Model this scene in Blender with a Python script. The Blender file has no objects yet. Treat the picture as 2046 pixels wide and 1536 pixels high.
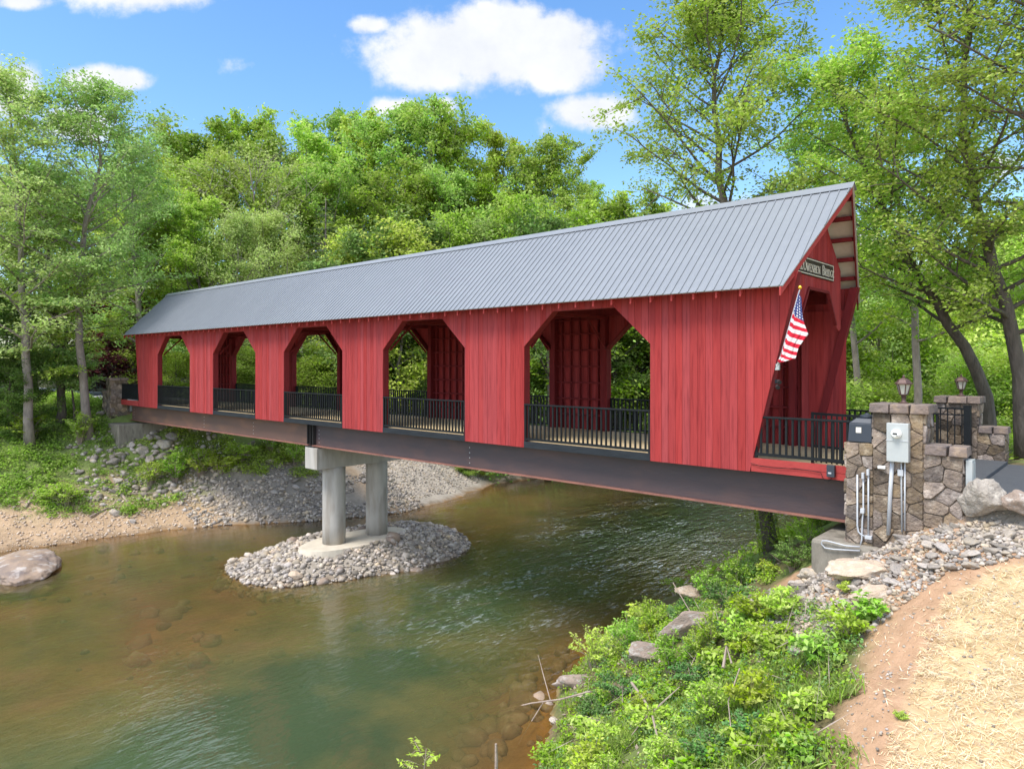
import bpy, bmesh, math, random
import numpy as np
from mathutils import Vector, Matrix, noise as mnoise
D = bpy.data
SC = bpy.context.scene
COL = SC.collection
rnd = random.Random(7)
PI = math.pi

# ------------------------------------------------------------------ camera
HEAD = math.radians(47.9)
FW = np.array([-math.cos(HEAD), math.sin(HEAD)])          # level viewing direction
RT = np.array([FW[1], -FW[0]])
CAM = np.array([40.0, -14.0, 2.1])
cd = D.cameras.new('camera'); cam = D.objects.new('camera', cd); COL.objects.link(cam)
cam.location = CAM
cam.rotation_euler = (PI/2, 0, math.atan2(FW[1], FW[0]) - PI/2)
cd.sensor_width = 36; cd.lens = 36*1395/2046; cd.shift_y = -41/2046
cd.clip_start = 0.1; cd.clip_end = 2000
SC.camera = cam
SC.render.resolution_x = 1024; SC.render.resolution_y = 768

# ------------------------------------------------------------------ sky, sun, exposure
SUN_EL = math.radians(61); SUN_AZ = math.radians(188)      # azimuth clockwise from +Y
w = D.worlds.new('World'); SC.world = w; w.use_nodes = True
N = w.node_tree.nodes; L = w.node_tree.links; N.clear()
def wn(t, **k):
    n = N.new(t)
    for a, b in k.items(): setattr(n, a, b)
    return n
def wmath(op, a, b=None, c=None, clamp=False):
    n = wn('ShaderNodeMath', operation=op); n.use_clamp = clamp
    for i, v in enumerate((a, b, c)):
        if v is None: continue
        if isinstance(v, (int, float)): n.inputs[i].default_value = v
        else: L.new(v, n.inputs[i])
    return n.outputs[0]
tc = wn('ShaderNodeTexCoord')
dv = tc.outputs['Generated']
def wdot(v):
    n = wn('ShaderNodeVectorMath', operation='DOT_PRODUCT'); L.new(dv, n.inputs[0]); n.inputs[1].default_value = v
    return n.outputs['Value']
df = wmath('MAXIMUM', wdot((FW[0], FW[1], 0)), 0.02)
uu = wmath('DIVIDE', wdot((RT[0], RT[1], 0)), df)
vv = wmath('DIVIDE', wdot((0, 0, 1)), df)
cmb = wn('ShaderNodeCombineXYZ'); L.new(uu, cmb.inputs[0]); L.new(vv, cmb.inputs[1])
def wnoise(scale, detail, rough, src):
    n = wn('ShaderNodeTexNoise'); n.inputs['Scale'].default_value = scale
    n.inputs['Detail'].default_value = detail; n.inputs['Roughness'].default_value = rough
    L.new(src, n.inputs['Vector']); return n.outputs[0]
n1 = wnoise(7, 8, .62, cmb.outputs[0]); n2 = wnoise(26, 5, .6, cmb.outputs[0])
blobs = [(975, 95, 235, 88, 1), (1120, 130, 100, 60, 1), (860, 125, 115, 62, 1), (1010, 60, 120, 60, 1), (1110, 75, 90, 55, 1), (745, 52, 52, 20, .55),
         (1180, 225, 88, 40, .95), (215, 162, 98, 32, .9), (30, 190, 70, 70, .75), (145, 245, 95, 40, .75), (-40, 150, 60, 60, .8),
         (790, 214, 50, 22, .6), (885, 216, 35, 25, .6), (1090, 255, 40, 26, .3), (260, 255, 60, 16, .25),
         (50, 6, 60, 18, .7), (300, -40, 190, 62, .95), (520, 130, 130, 20, .12), (230, -180, 170, 110, .9), (1560, -150, 300, 90, .9), (820, -260, 260, 90, .8), (1990, 330, 60, 30, .6), (2040, -330, 500, 110, .9), (1450, 540, 430, 130, .9), (1950, 600, 300, 100, .8)]
acc = None
for (px, py, rx, ry, amp) in blobs:
    s = wn('ShaderNodeVectorMath', operation='SUBTRACT'); L.new(cmb.outputs[0], s.inputs[0])
    s.inputs[1].default_value = ((px-1023)/1395, (727-py)/1395, 0)
    m = wn('ShaderNodeVectorMath', operation='MULTIPLY'); L.new(s.outputs[0], m.inputs[0])
    m.inputs[1].default_value = (1395/rx, 1395/ry, 0)
    l = wn('ShaderNodeVectorMath', operation='LENGTH'); L.new(m.outputs[0], l.inputs[0])
    v = wmath('MULTIPLY', wmath('SUBTRACT', 1.25, l.outputs['Value']), amp)
    acc = v if acc is None else wmath('MAXIMUM', acc, v)
per = wmath('ADD', wmath('MULTIPLY', wmath('SUBTRACT', n1, .5), 1.7), wmath('MULTIPLY', wmath('SUBTRACT', n2, .5), .55))
cl = wmath('ADD', acc, per)
mr = wn('ShaderNodeMapRange'); mr.interpolation_type = 'SMOOTHSTEP'
L.new(cl, mr.inputs[0]); mr.inputs[1].default_value = .10; mr.inputs[2].default_value = .58
front = wmath('GREATER_THAN', wdot((FW[0], FW[1], 0)), .12)
mask_f = wmath('MULTIPLY', mr.outputs[0], front)
n3 = wnoise(2.2, 7, .6, dv)
mr2 = wn('ShaderNodeMapRange'); L.new(n3, mr2.inputs[0]); mr2.inputs[1].default_value = .46; mr2.inputs[2].default_value = .62
up = wmath('GREATER_THAN', vv, .62)
other = wmath('MAXIMUM', wmath('SUBTRACT', 1, front), up)
mask = wmath('MAXIMUM', mask_f, wmath('MULTIPLY', wmath('MULTIPLY', mr2.outputs[0], other), .9))
sky = wn('ShaderNodeTexSky'); sky.sky_type = 'NISHITA'; sky.sun_disc = False
sky.sun_elevation = SUN_EL; sky.sun_rotation = SUN_AZ; sky.air_density = 1.0; sky.dust_density = .6; sky.ozone_density = 2.0
hs = wn('ShaderNodeHueSaturation'); hs.inputs['Saturation'].default_value = 1.20; hs.inputs['Value'].default_value = .97
L.new(sky.outputs[0], hs.inputs['Color'])
shade = wn('ShaderNodeMixRGB'); L.new(n1, shade.inputs[0]); shade.inputs[1].default_value = (2.3, 2.5, 2.85, 1); shade.inputs[2].default_value = (4.3, 4.3, 4.3, 1)
hi = wn('ShaderNodeMapRange'); L.new(vv, hi.inputs[0]); hi.inputs[1].default_value = .53; hi.inputs[2].default_value = .75; hi.inputs[3].default_value = 1; hi.inputs[4].default_value = 2.6  # clouds above the view boosted so the water reflects a brighter patch
bc = wn('ShaderNodeVectorMath', operation='SCALE'); L.new(shade.outputs[0], bc.inputs[0]); L.new(hi.outputs[0], bc.inputs['Scale'])
mx = wn('ShaderNodeMixRGB'); L.new(mask, mx.inputs[0]); L.new(hs.outputs[0], mx.inputs[1]); L.new(bc.outputs[0], mx.inputs[2])
bg = wn('ShaderNodeBackground'); bg.inputs[1].default_value = .15; L.new(mx.outputs[0], bg.inputs[0])
out = wn('ShaderNodeOutputWorld'); L.new(bg.outputs[0], out.inputs[0])
sd = D.lights.new('sun', 'SUN'); sd.energy = 2.4; sd.angle = math.radians(22); sd.color = (1, .955, .89)
sun = D.objects.new('sun', sd); COL.objects.link(sun)
sv = Vector((math.sin(SUN_AZ)*math.cos(SUN_EL), math.cos(SUN_AZ)*math.cos(SUN_EL), math.sin(SUN_EL)))
sun.rotation_euler = sv.to_track_quat('Z', 'Y').to_euler(); sun.location = (20, -30, 60)
SC.view_settings.view_transform = 'Standard'; SC.view_settings.look = 'None'
SC.view_settings.exposure = .95; SC.view_settings.gamma = 1

# ------------------------------------------------------------------ materials
def mat(name, c1, c2=None, scale=3, rough=.75, bump=0, bscale=None, metal=0, island=0, stretch=(1, 1, 1), c3=None, s3=12, a3=.5,
        transl=0, spec=.5, detail=6, objrand=0, attr=None, ntype='fbm'):
    m = D.materials.new(name); m.use_nodes = True; nt = m.node_tree; ns = nt.nodes; ln = nt.links
    p = ns['Principled BSDF']; p.inputs['Roughness'].default_value = rough; p.inputs['Metallic'].default_value = metal
    p.inputs['Specular IOR Level'].default_value = spec
    c2 = c2 or c1
    t = ns.new('ShaderNodeTexCoord'); mp = ns.new('ShaderNodeMapping'); mp.inputs['Scale'].default_value = stretch
    ln.new(t.outputs['Object'], mp.inputs[0])
    no = ns.new('ShaderNodeTexNoise'); no.inputs['Scale'].default_value = scale; no.inputs['Detail'].default_value = detail
    no.inputs['Roughness'].default_value = .65
    ln.new(mp.outputs[0], no.inputs['Vector'])
    r = ns.new('ShaderNodeMapRange'); r.inputs[1].default_value = .32; r.inputs[2].default_value = .68; ln.new(no.outputs[0], r.inputs[0])
    mi = ns.new('ShaderNodeMixRGB'); mi.inputs[1].default_value = (*c1, 1); mi.inputs[2].default_value = (*c2, 1)
    ln.new(r.outputs[0], mi.inputs[0]); col = mi.outputs[0]
    if attr:
        at = ns.new('ShaderNodeAttribute'); at.attribute_name = attr
        mu = ns.new('ShaderNodeMixRGB'); mu.blend_type = 'MULTIPLY'; mu.inputs[0].default_value = 1
        ln.new(at.outputs['Color'], mu.inputs[1]); ln.new(col, mu.inputs[2]); col = mu.outputs[0]
    if c3:
        n2 = ns.new('ShaderNodeTexNoise'); n2.inputs['Scale'].default_value = s3; n2.inputs['Detail'].default_value = 5
        ln.new(mp.outputs[0], n2.inputs['Vector'])
        r2 = ns.new('ShaderNodeMapRange'); r2.inputs[1].default_value = .52; r2.inputs[2].default_value = .66; r2.inputs[4].default_value = a3
        ln.new(n2.outputs[0], r2.inputs[0])
        m2 = ns.new('ShaderNodeMixRGB'); m2.inputs[2].default_value = (*c3, 1); ln.new(r2.outputs[0], m2.inputs[0]); ln.new(col, m2.inputs[1]); col = m2.outputs[0]
    if island or objrand:
        if island:
            g = ns.new('ShaderNodeNewGeometry'); src = g.outputs['Random Per Island']; amt = island
        else:
            g = ns.new('ShaderNodeObjectInfo'); src = g.outputs['Random']; amt = objrand
        wnz = ns.new('ShaderNodeTexWhiteNoise'); wnz.noise_dimensions = '1D'; ln.new(src, wnz.inputs['W'])
        h = ns.new('ShaderNodeHueSaturation'); ln.new(col, h.inputs['Color'])
        rv = ns.new('ShaderNodeMapRange'); rv.inputs[3].default_value = 1-amt; rv.inputs[4].default_value = 1+amt
        ln.new(src, rv.inputs[0]); ln.new(rv.outputs[0], h.inputs['Value'])
        rh = ns.new('ShaderNodeMapRange'); hw = .06 if transl else .02; rh.inputs[3].default_value = .5-amt*hw; rh.inputs[4].default_value = .5+amt*hw
        ln.new(wnz.outputs['Value'], rh.inputs[0]); ln.new(rh.outputs[0], h.inputs['Hue'])
        rs = ns.new('ShaderNodeMapRange'); rs.inputs[3].default_value = 1-amt*.7; rs.inputs[4].default_value = 1+amt*.3
        ln.new(wnz.outputs['Value'], rs.inputs[0]); ln.new(rs.outputs[0], h.inputs['Saturation'])
        col = h.outputs[0]
    if transl:
        oi = ns.new('ShaderNodeObjectInfo'); w1 = ns.new('ShaderNodeTexWhiteNoise'); w1.noise_dimensions = '1D'; ln.new(oi.outputs['Random'], w1.inputs['W'])
        h = ns.new('ShaderNodeHueSaturation'); ln.new(col, h.inputs['Color'])
        for sk, src, lo, hi in (('Hue', oi.outputs['Random'], .474, .508), ('Value', w1.outputs['Value'], .76, 1.28), ('Saturation', w1.outputs['Value'], 1.05, .95)):
            q = ns.new('ShaderNodeMapRange'); q.inputs[3].default_value = lo; q.inputs[4].default_value = hi; ln.new(src, q.inputs[0]); ln.new(q.outputs[0], h.inputs[sk])
        col = h.outputs[0]
    ln.new(col, p.inputs['Base Color'])
    if bump:
        b = ns.new('ShaderNodeBump'); b.inputs['Strength'].default_value = bump; b.inputs['Distance'].default_value = .05
        nb = ns.new('ShaderNodeTexNoise'); nb.inputs['Scale'].default_value = bscale or scale*3; nb.inputs['Detail'].default_value = 6
        ln.new(mp.outputs[0], nb.inputs['Vector']); ln.new(nb.outputs[0], b.inputs['Height']); ln.new(b.outputs[0], p.inputs['Normal'])
    if transl:
        tr = ns.new('ShaderNodeBsdfTranslucent'); ln.new(col, tr.inputs[0])
        ms = ns.new('ShaderNodeMixShader'); ms.inputs[0].default_value = transl
        ln.new(p.outputs[0], ms.inputs[1]); ln.new(tr.outputs[0], ms.inputs[2]); ln.new(ms.outputs[0], ns['Material Output'].inputs[0])
    return m
M = {}
M['red'] = mat('red_boards', (.385, .049, .048), (.295, .036, .038), 1.6, .8, .35, 14, island=.07, stretch=(4, 4, .28), c3=(.19, .022, .024), s3=4, a3=.55, spec=.15)
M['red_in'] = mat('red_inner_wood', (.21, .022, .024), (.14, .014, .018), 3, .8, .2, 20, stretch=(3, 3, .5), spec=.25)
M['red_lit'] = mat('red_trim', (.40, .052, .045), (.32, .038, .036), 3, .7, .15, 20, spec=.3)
M['roof'] = mat('roof_metal', (.215, .230, .250), (.195, .210, .230), .6, .5, .03, 6, metal=.15, c3=(.235, .25, .27), s3=3, a3=.4)
M['roof_under'] = mat('roof_underside', (.60, .58, .52), (.5, .48, .42), 4, .6, .05, 20)
M['black'] = mat('black_paint', (.006, .008, .009), (.010, .012, .014), 4, .55, .1, 20, island=.1, spec=.25)
M['fascia'] = mat('black_timber', (.022, .027, .032), (.012, .015, .019), 5, .7, .2, 20, stretch=(.5, 1, 2), spec=.3)
M['deck'] = mat('deck_wood', (.66, .50, .28), (.54, .41, .22), 3, .8, .1, 20, island=.15, stretch=(.3, 3, 3))
M['steel_brown'] = mat('rusted_steel', (.10, .062, .050), (.14, .075, .055), 1.3, .65, .15, 30, stretch=(.35, 1, 1.2), c3=(.20, .10, .06), s3=2.2, a3=.5)
M['steel'] = mat('weathering_steel', (.056, .044, .050), (.085, .055, .055), 1.3, .6, .15, 30, stretch=(.35, 1, 1.2), c3=(.14, .075, .06), s3=2.2, a3=.3, metal=.1)
M['steel_dark'] = mat('dark_steel', (.018, .018, .02), (.03, .026, .026), 4, .6, .1, 20)
M['flange'] = mat('rusty_flange', (.30, .13, .09), (.16, .07, .055), 2.5, .75, .15, 30)
M['concrete'] = mat('concrete', (.46, .43, .385), (.34, .32, .285), 2.2, .88, .2, 24, stretch=(1.6, 1.6, .28), c3=(.22, .185, .14), s3=1.7, a3=.55)
M['concrete_old'] = mat('stained_concrete', (.29, .26, .21), (.16, .14, .11), 2.2, .9, .25, 25, stretch=(1.5, 1.5, .4), c3=(.09, .08, .06), s3=3, a3=.6)
M['footing'] = mat('pale_footing', (.56, .50, .40), (.46, .40, .31), 3, .9, .1, 30)
M['stone'] = mat('field_stone', (.235, .17, .112), (.13, .097, .078), 5, .9, .8, 20, island=.55, c3=(.42, .34, .26), s3=6, a3=.5)
M['mortar'] = mat('mortar', (.22, .175, .13), (.11, .085, .065), 10, .95, .3, 40)
M['capstone'] = mat('cap_stone', (.22, .165, .135), (.13, .10, .09), 5, .85, .5, 20, island=.25, c3=(.36, .26, .17), s3=7, a3=.35)
M['rock'] = mat('grey_rock', (.43, .365, .295), (.25, .215, .18), 4, .92, .4, 18, island=.50, c3=(.50, .36, .22), s3=1.6, a3=.5)
M['rock_one'] = mat('grey_rock_big', (.42, .36, .295), (.24, .21, .18), 4, .92, .5, 12, objrand=.38, c3=(.50, .38, .25), s3=2.5, a3=.4)
M['rock_tan'] = mat('tan_rock', (.58, .44, .31), (.42, .33, .25), 4, .92, .8, 9, c3=(.64, .58, .50), s3=3, a3=.5)
M['rock_pale'] = mat('pale_boulder', (.42, .37, .31), (.20, .175, .155), 1.6, .92, .8, 9, c3=(.62, .56, .47), s3=1.4, a3=.8)
M['rock_brown'] = mat('brown_boulder', (.36, .28, .22), (.20, .15, .125), 3, .9, .5, 14, c3=(.58, .54, .48), s3=3, a3=.6)
M['rock_river'] = mat('river_boulder', (.36, .255, .17), (.17, .135, .12), 1.2, .85, .6, 6, c3=(.5, .46, .42), s3=3, a3=.6)
M['asphalt'] = mat('asphalt', (.055, .058, .065), (.075, .078, .085), 6, .85, .3, 60)
M['pale_road'] = mat('worn_asphalt', (.30, .31, .34), (.36, .36, .38), 3, .85, .1, 60)
M['grey_metal'] = mat('galvanised_box', (.46, .48, .47), (.42, .44, .43), 6, .45, .02, 20, metal=.2)
M['conduit'] = mat('conduit', (.42, .44, .47), (.50, .51, .52), 5, .5, .02, 20)
M['white'] = mat('white_enamel', (.8, .8, .77), None, 5, .5)
M['glass'] = mat('lantern_glass', (.45, .45, .38), None, 5, .15)
M['lantern'] = mat('bronze_lantern', (.085, .05, .045), (.13, .075, .06), 20, .55, .1, 40, metal=.3)
M['tankbox'] = mat('black_plastic', (.028, .036, .05), (.034, .042, .056), 4, .5, .02, 30)
M['signboard'] = mat('sign_board', (.035, .02, .015), None, 5, .5)
M['cream'] = mat('cream_lettering', (.74, .69, .58), None, 5, .5)
M['gold'] = mat('gold_finial', (.8, .45, .03), None, 5, .3, metal=.5)
M['bark'] = mat('bark', (.17, .14, .115), (.09, .075, .06), 5, .95, .8, 16, stretch=(2, 2, .5))
M['bark_pale'] = mat('pale_bark', (.33, .28, .235), (.17, .14, .12), 3, .95, .5, 14, stretch=(1.5, 1.5, .6))
M['wood_dead'] = mat('dead_wood', (.42, .33, .26), (.28, .22, .18), 6, .9, .3, 30)
M['straw'] = mat('straw', (.86, .69, .41), (.66, .50, .27), 3, .8, island=.38)
def leafm(name, a, b, t=.42, isl=.28, sc=.9): return mat(name, a, b, sc, .7, island=isl, transl=t, spec=.08, detail=3)
M['leaf_mid'] = leafm('leaf_mid', (.36, .52, .075), (.23, .385, .05))
M['leaf_bright'] = leafm('leaf_bright', (.46, .62, .075), (.32, .50, .055))
M['leaf_pale'] = leafm('leaf_pale', (.40, .56, .15), (.28, .43, .10))
M['leaf_dark'] = leafm('leaf_dark', (.19, .31, .06), (.11, .21, .045), .25)
M['leaf_pine'] = leafm('leaf_pine', (.19, .28, .13), (.11, .19, .085), .15)
M['leaf_red'] = leafm('leaf_red', (.15, .05, .035), (.08, .03, .025), .2)
M['leaf_near'] = leafm('leaf_near', (.36, .55, .055), (.23, .43, .045), .35, .32, 1.4)
M['leaf_blue'] = leafm('leaf_bluish', (.15, .31, .075), (.10, .235, .06), .3, .28, 1.4)
M['grass'] = leafm('grass_blade', (.32, .45, .08), (.24, .36, .065), .3, .3, 1.0)
M['flower'] = mat('white_flower', (.8, .8, .75), None, 3, .6)

# ------------------------------------------------------------------ mesh helpers
ORG = {}
def tag(o, label=None, cat=None, group=None, kind=None):
    if label: o['label'] = label
    if cat: o['category'] = cat
    if group: o['group'] = group
    if kind: o['kind'] = kind
    return o
def thing(name, label, cat, loc=(0, 0, 0), group=None):
    o = D.objects.new(name, None); COL.objects.link(o); o.location = loc; ORG[o.name] = Vector(loc)
    o.empty_display_size = .3
    return tag(o, label, cat, group)
class MB:
    def __init__(s): s.v = []; s.f = []; s.mi = []; s.cur = 0
    def add(s, vs, fs):
        o = len(s.v); s.v += [tuple(v) for v in vs]; s.f += [tuple(i+o for i in f) for f in fs]; s.mi += [s.cur]*len(fs); return s
    def box(s, x0, x1, y0, y1, z0, z1):
        return s.add([(x0, y0, z0), (x1, y0, z0), (x1, y1, z0), (x0, y1, z0), (x0, y0, z1), (x1, y0, z1), (x1, y1, z1), (x0, y1, z1)],
                     [(0, 3, 2, 1), (4, 5, 6, 7), (0, 1, 5, 4), (1, 2, 6, 5), (2, 3, 7, 6), (3, 0, 4, 7)])
    def hexa(s, p):
        return s.add(p, [(0, 3, 2, 1), (4, 5, 6, 7), (0, 1, 5, 4), (1, 2, 6, 5), (2, 3, 7, 6), (3, 0, 4, 7)])
    def bar(s, a, b, w, h, up=(0, 0, 1)):
        a = Vector(a); b = Vector(b); d = (b-a).normalized(); u = Vector(up)
        x = d.cross(u).normalized(); y = x.cross(d)
        p = []
        for q in (a, b):
            for i, j in ((-1, -1), (1, -1), (1, 1), (-1, 1)): p.append(q + x*w/2*i + y*h/2*j)
        return s.add(p, [(3, 2, 1, 0), (4, 5, 6, 7), (0, 1, 5, 4), (1, 2, 6, 5), (2, 3, 7, 6), (3, 0, 4, 7)])
    def prism(s, poly, off, ax):           # poly of 3D points, extruded by vector off
        n = len(poly); off = Vector(off); a = [Vector(p) for p in poly]; b = [p+off for p in a]
        return s.add(a+b, [tuple(range(n))[::-1], tuple(range(n, 2*n))] + [(i, (i+1) % n, n+(i+1) % n, n+i) for i in range(n)])
    def tube(s, pts, rad, n=8, cap=True):
        pts = [Vector(p) for p in pts]
        if isinstance(rad, (int, float)): rad = [rad]*len(pts)
        vs = []; fs = []
        d0 = (pts[1]-pts[0]).normalized(); x = d0.orthogonal().normalized()
        for i, p in enumerate(pts):
            d = (pts[min(i+1, len(pts)-1)]-pts[max(i-1, 0)]).normalized()
            x = (x - d*x.dot(d)).normalized(); y = d.cross(x)
            for k in range(n):
                a = 2*PI*k/n; vs.append(p + (x*math.cos(a)+y*math.sin(a))*rad[i])
        for i in range(len(pts)-1):
            for k in range(n):
                k2 = (k+1) % n; fs.append((i*n+k, i*n+k2, (i+1)*n+k2, (i+1)*n+k))
        if cap: fs += [tuple(range(n))[::-1], tuple((len(pts)-1)*n+k for k in range(n))]
        return s.add(vs, fs)
    def lathe(s, c, prof, n=8, rot=0):
        vs = []; fs = []
        for (r, z) in prof:
            for k in range(n):
                a = 2*PI*k/n+rot; vs.append((c[0]+r*math.cos(a), c[1]+r*math.sin(a), c[2]+z))
        m = len(prof)
        for i in range(m-1):
            for k in range(n):
                k2 = (k+1) % n; fs.append((i*n+k, i*n+k2, (i+1)*n+k2, (i+1)*n+k))
        fs += [tuple(range(n))[::-1], tuple((m-1)*n+k for k in range(n))]
        return s.add(vs, fs)
    def build(s, name, m, parent=None, smooth=False, bevel=0):
        me = D.meshes.new(name); og = ORG[parent.name] if parent else Vector((0, 0, 0))
        me.from_pydata([(v[0]-og.x, v[1]-og.y, v[2]-og.z) for v in s.v], [], s.f)
        for q in (m if isinstance(m, (list, tuple)) else [m]): me.materials.append(q)
        if any(s.mi): me.polygons.foreach_set('material_index', s.mi)
        if smooth: me.shade_smooth() if hasattr(me, 'shade_smooth') else me.polygons.foreach_set('use_smooth', [True]*len(me.polygons))
        me.update()
        o = D.objects.new(name, me); COL.objects.link(o)
        if parent: o.parent = parent; ORG[o.name] = og
        if bevel:
            b = o.modifiers.new('bevel', 'BEVEL'); b.width = bevel; b.segments = 2; b.limit_method = 'ANGLE'
        return o
def npmesh(name, V, F, m, parent=None, smooth=False, og=None):
    """V (n,3), F (k,c) with constant polygon size c"""
    me = D.meshes.new(name); V = np.asarray(V, dtype=np.float32)
    if og is not None: V = V - np.array(og, dtype=np.float32)
    F = np.asarray(F, dtype=np.int32); c = F.shape[1]
    me.vertices.add(len(V)); me.vertices.foreach_set('co', V.ravel())
    me.loops.add(F.size); me.loops.foreach_set('vertex_index', F.ravel())
    me.polygons.add(len(F)); me.polygons.foreach_set('loop_start', np.arange(0, F.size, c, dtype=np.int32))
    if smooth: me.polygons.foreach_set('use_smooth', np.ones(len(F), dtype=bool))
    me.materials.append(m); me.update(calc_edges=True); me.validate()
    o = D.objects.new(name, me); COL.objects.link(o)
    if parent: o.parent = parent; ORG[o.name] = ORG[parent.name]
    return o
def mcopy(o, parent, name=None):
    c = o.copy(); COL.objects.link(c); c.parent = parent
    if parent: ORG[c.name] = ORG[parent.name]
    return c
def copy_tree(o, parent=None):
    c = o.copy(); COL.objects.link(c); c.parent = parent
    for ch in list(o.children): copy_tree(ch, c)
    return c

# pixel (of the 2046 x 1536 photo) + a known plane -> a real point, used once to survey the place
def ray(u): return FW + RT*((u-1023)/1395)
def onY(u, v, Y):
    d = ray(u); t = (Y-CAM[1])/d[1]; return Vector((CAM[0]+t*d[0], Y, 2.1-t*(v-727)/1395))
def onZ(u, v, Z):
    t = (2.1-Z)*1395/(v-727); d = ray(u); return Vector((CAM[0]+t*d[0], CAM[1]+t*d[1], Z))
def atD(u, d): r = ray(u); return (CAM[0]+r[0]*d, CAM[1]+r[1]*d)

# ------------------------------------------------------------------ terrain
WZ = -5.5
def ss(a, b, x): t = np.clip((x-a)/(b-a), 0, 1); return t*t*(3-2*t)
_r = np.random.RandomState(3)
_ph = _r.rand(40, 3)
def fnoise(x, y, s, o=4, seed=0):
    v = 0; a = 1; tot = 0
    for i in range(o):
        p = _ph[(i*3+seed*5) % 40]; q = _ph[(i*3+seed*5+1) % 40]; fx = s*(2.03**i)
        ang = p[2]*6.28; X = x*math.cos(ang)+y*math.sin(ang); Y = -x*math.sin(ang)+y*math.cos(ang)
        v = v + a*(np.sin(X*fx+p[0]*20+1.3*np.sin(Y*fx*.7+q[0]*9))*np.sin(Y*fx*1.1+p[1]*20+1.3*np.sin(X*fx*.8+q[1]*9)))
        tot += a; a *= .55
    return v/tot
def shoreL(y): return np.interp(y, [-60, -30, -12, -7, -5, -1, 1.3, 5, 8.6, 12.5, 18, 23, 31, 37, 44, 60, 120], [-4, 1, 5.0, 5.9, 6.1, 6.8, 8.0, 10.4, 11.9, 11.4, 9.5, 10.6, 12, 17, 30, 70, 200]) + .25*fnoise(y, y*0+3, 1.1, 3)
def shoreR(y): return np.interp(y, [-60, -30, -10, -4, -2.65, -1, .8, 2.3, 8, 15, 24, 30, 44, 120], [44, 39, 34, 31.6, 30.7, 29.8, 29.2, 28.8, 28.6, 28.8, 31, 40, 90, 300]) + .18*fnoise(y, y*0+7, 1.7, 3, 1)
IP = np.array([(14.09, -1.51), (16.5, -2.22), (18.05, -1.93), (18.84, -.5), (19.42, 1.19), (19.94, 3.33), (19.34, 6.16), (17.67, 7.48), (15.5, 8.0), (14.2, 6), (13.9, 3), (13.7, 0.5)])
IC = np.array([17.0, 2.4])
_ia = np.arctan2(IP[:, 1]-IC[1], IP[:, 0]-IC[0]); _ir = np.hypot(IP[:, 1]-IC[1], IP[:, 0]-IC[0]); _o = np.argsort(_ia)
def isl(x, y):
    a = np.arctan2(y-IC[1], x-IC[0]); r = np.hypot(y-IC[1], x-IC[0])
    return r/np.interp(a, _ia[_o], _ir[_o], period=2*PI)
def hz(x, y):
    x = np.asarray(x, float); y = np.asarray(y, float)
    sL = shoreL(y)-x; sR = x-shoreR(y)
    bed = -np.minimum(.62+1.15*np.exp(-((x-25.5+.12*y)/3.2)**2)+.10*np.sin(x*.7+y*.5), .10+.30*np.minimum(-sL, -sR))
    bar = ss(7.5, 10, y)*(1-ss(24, 30, y))
    pa = np.interp(sL, [0, 1.5, 3, 5.5, 7, 8.5, 11, 14], [0, .45, 1.1, 2.5, 3.5, 4.6, 5.35, 5.5])
    pc = np.interp(sL, [0, 1.5, 3, 5.5, 8, 11, 14], [0, .55, 1.2, 2.3, 3.6, 4.7, 5.3])
    pb = np.interp(sL, [0, 1.2, 3, 6, 9, 13, 18], [0, .5, 1.35, 1.8, 2.1, 4.6, 5.4])
    k = ss(-4, 0, y)
    pl = pc*(1-k)+pa*k; pl = pl*(1-bar)+pb*bar
    hill = np.maximum(0, .13*np.maximum(0, y-16+.0*x))*ss(0, 14, sL-9)
    hill = np.minimum(hill, 7)
    zl = pl + hill + ss(12, 60, sL-10)*2
    pr = np.interp(sR, [0, 1, 2, 5, 6.5, 8.3, 10], [0, .75, 1.3, 3.2, 4.15, 5.2, 5.45])
    emb = 5.1-.30*np.maximum(0, -.7-y); emb = np.maximum(emb, 2.9) + .35*ss(-.9, -.2, y)
    zr = np.minimum(pr, emb) - .12*np.exp(-((pr-emb)/.35)**2)
    zr = zr + 3*ss(25, 90, sR)*ss(10, 50, y)
    z = np.where(sL > 0, zl, np.where(sR > 0, zr, bed))
    ir = isl(x, y)
    zi = np.where(ir < 1, .70*np.clip((1-ir)/.5, 0, 1), -(ir-1)*7.0)
    z = np.maximum(z, zi)
    land = (z > .05)
    amp = np.where(land, .07, .04)
    flat = (ss(37.4, 37.9, x)*ss(-.55, -.2, y)*(1-ss(6, 7, y)))+(1-ss(-1, 0, x))*ss(.4, 1, y)*(1-ss(4.4, 5, y))
    z = z + amp*fnoise(x, y, 2.1, 4, 2)*(1-np.clip(flat, 0, 1)) + .12*fnoise(x, y, .6, 3, 4)*land*(1-np.clip(flat, 0, 1))
    z = z*(1-np.clip(flat, 0, 1)) + 5.38*np.clip(flat, 0, 1)
    return WZ + z
def h1(x, y): return float(hz(np.array([x]), np.array([y]))[0])
def axis(segs):
    o = []
    for a, b, s in segs: o += list(np.arange(a, b, s))
    o.append(segs[-1][1]); return np.array(o)
gx = axis([(-400, -120, 20), (-120, -20, 3), (-20, -2, .6), (-2, 13, .2), (13, 27, .25), (27, 42, .14), (42, 60, .8), (60, 140, 4), (140, 400, 20)])
gy = axis([(-300, -60, 20), (-60, -16, 2), (-16, -9, .4), (-9, 14, .16), (14, 30, .4), (30, 60, 1), (60, 140, 4), (140, 600, 20)])
GX, GY = np.meshgrid(gx, gy); GZ = hz(GX, GY)
V = np.stack([GX, GY, GZ], -1).reshape(-1, 3); nx = len(gx); ny = len(gy)
ii = np.arange(nx-1)[None, :]+np.arange(ny-1)[:, None]*nx; ii = ii.ravel()
F = np.stack([ii, ii+1, ii+nx+1, ii+nx], -1)
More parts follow.
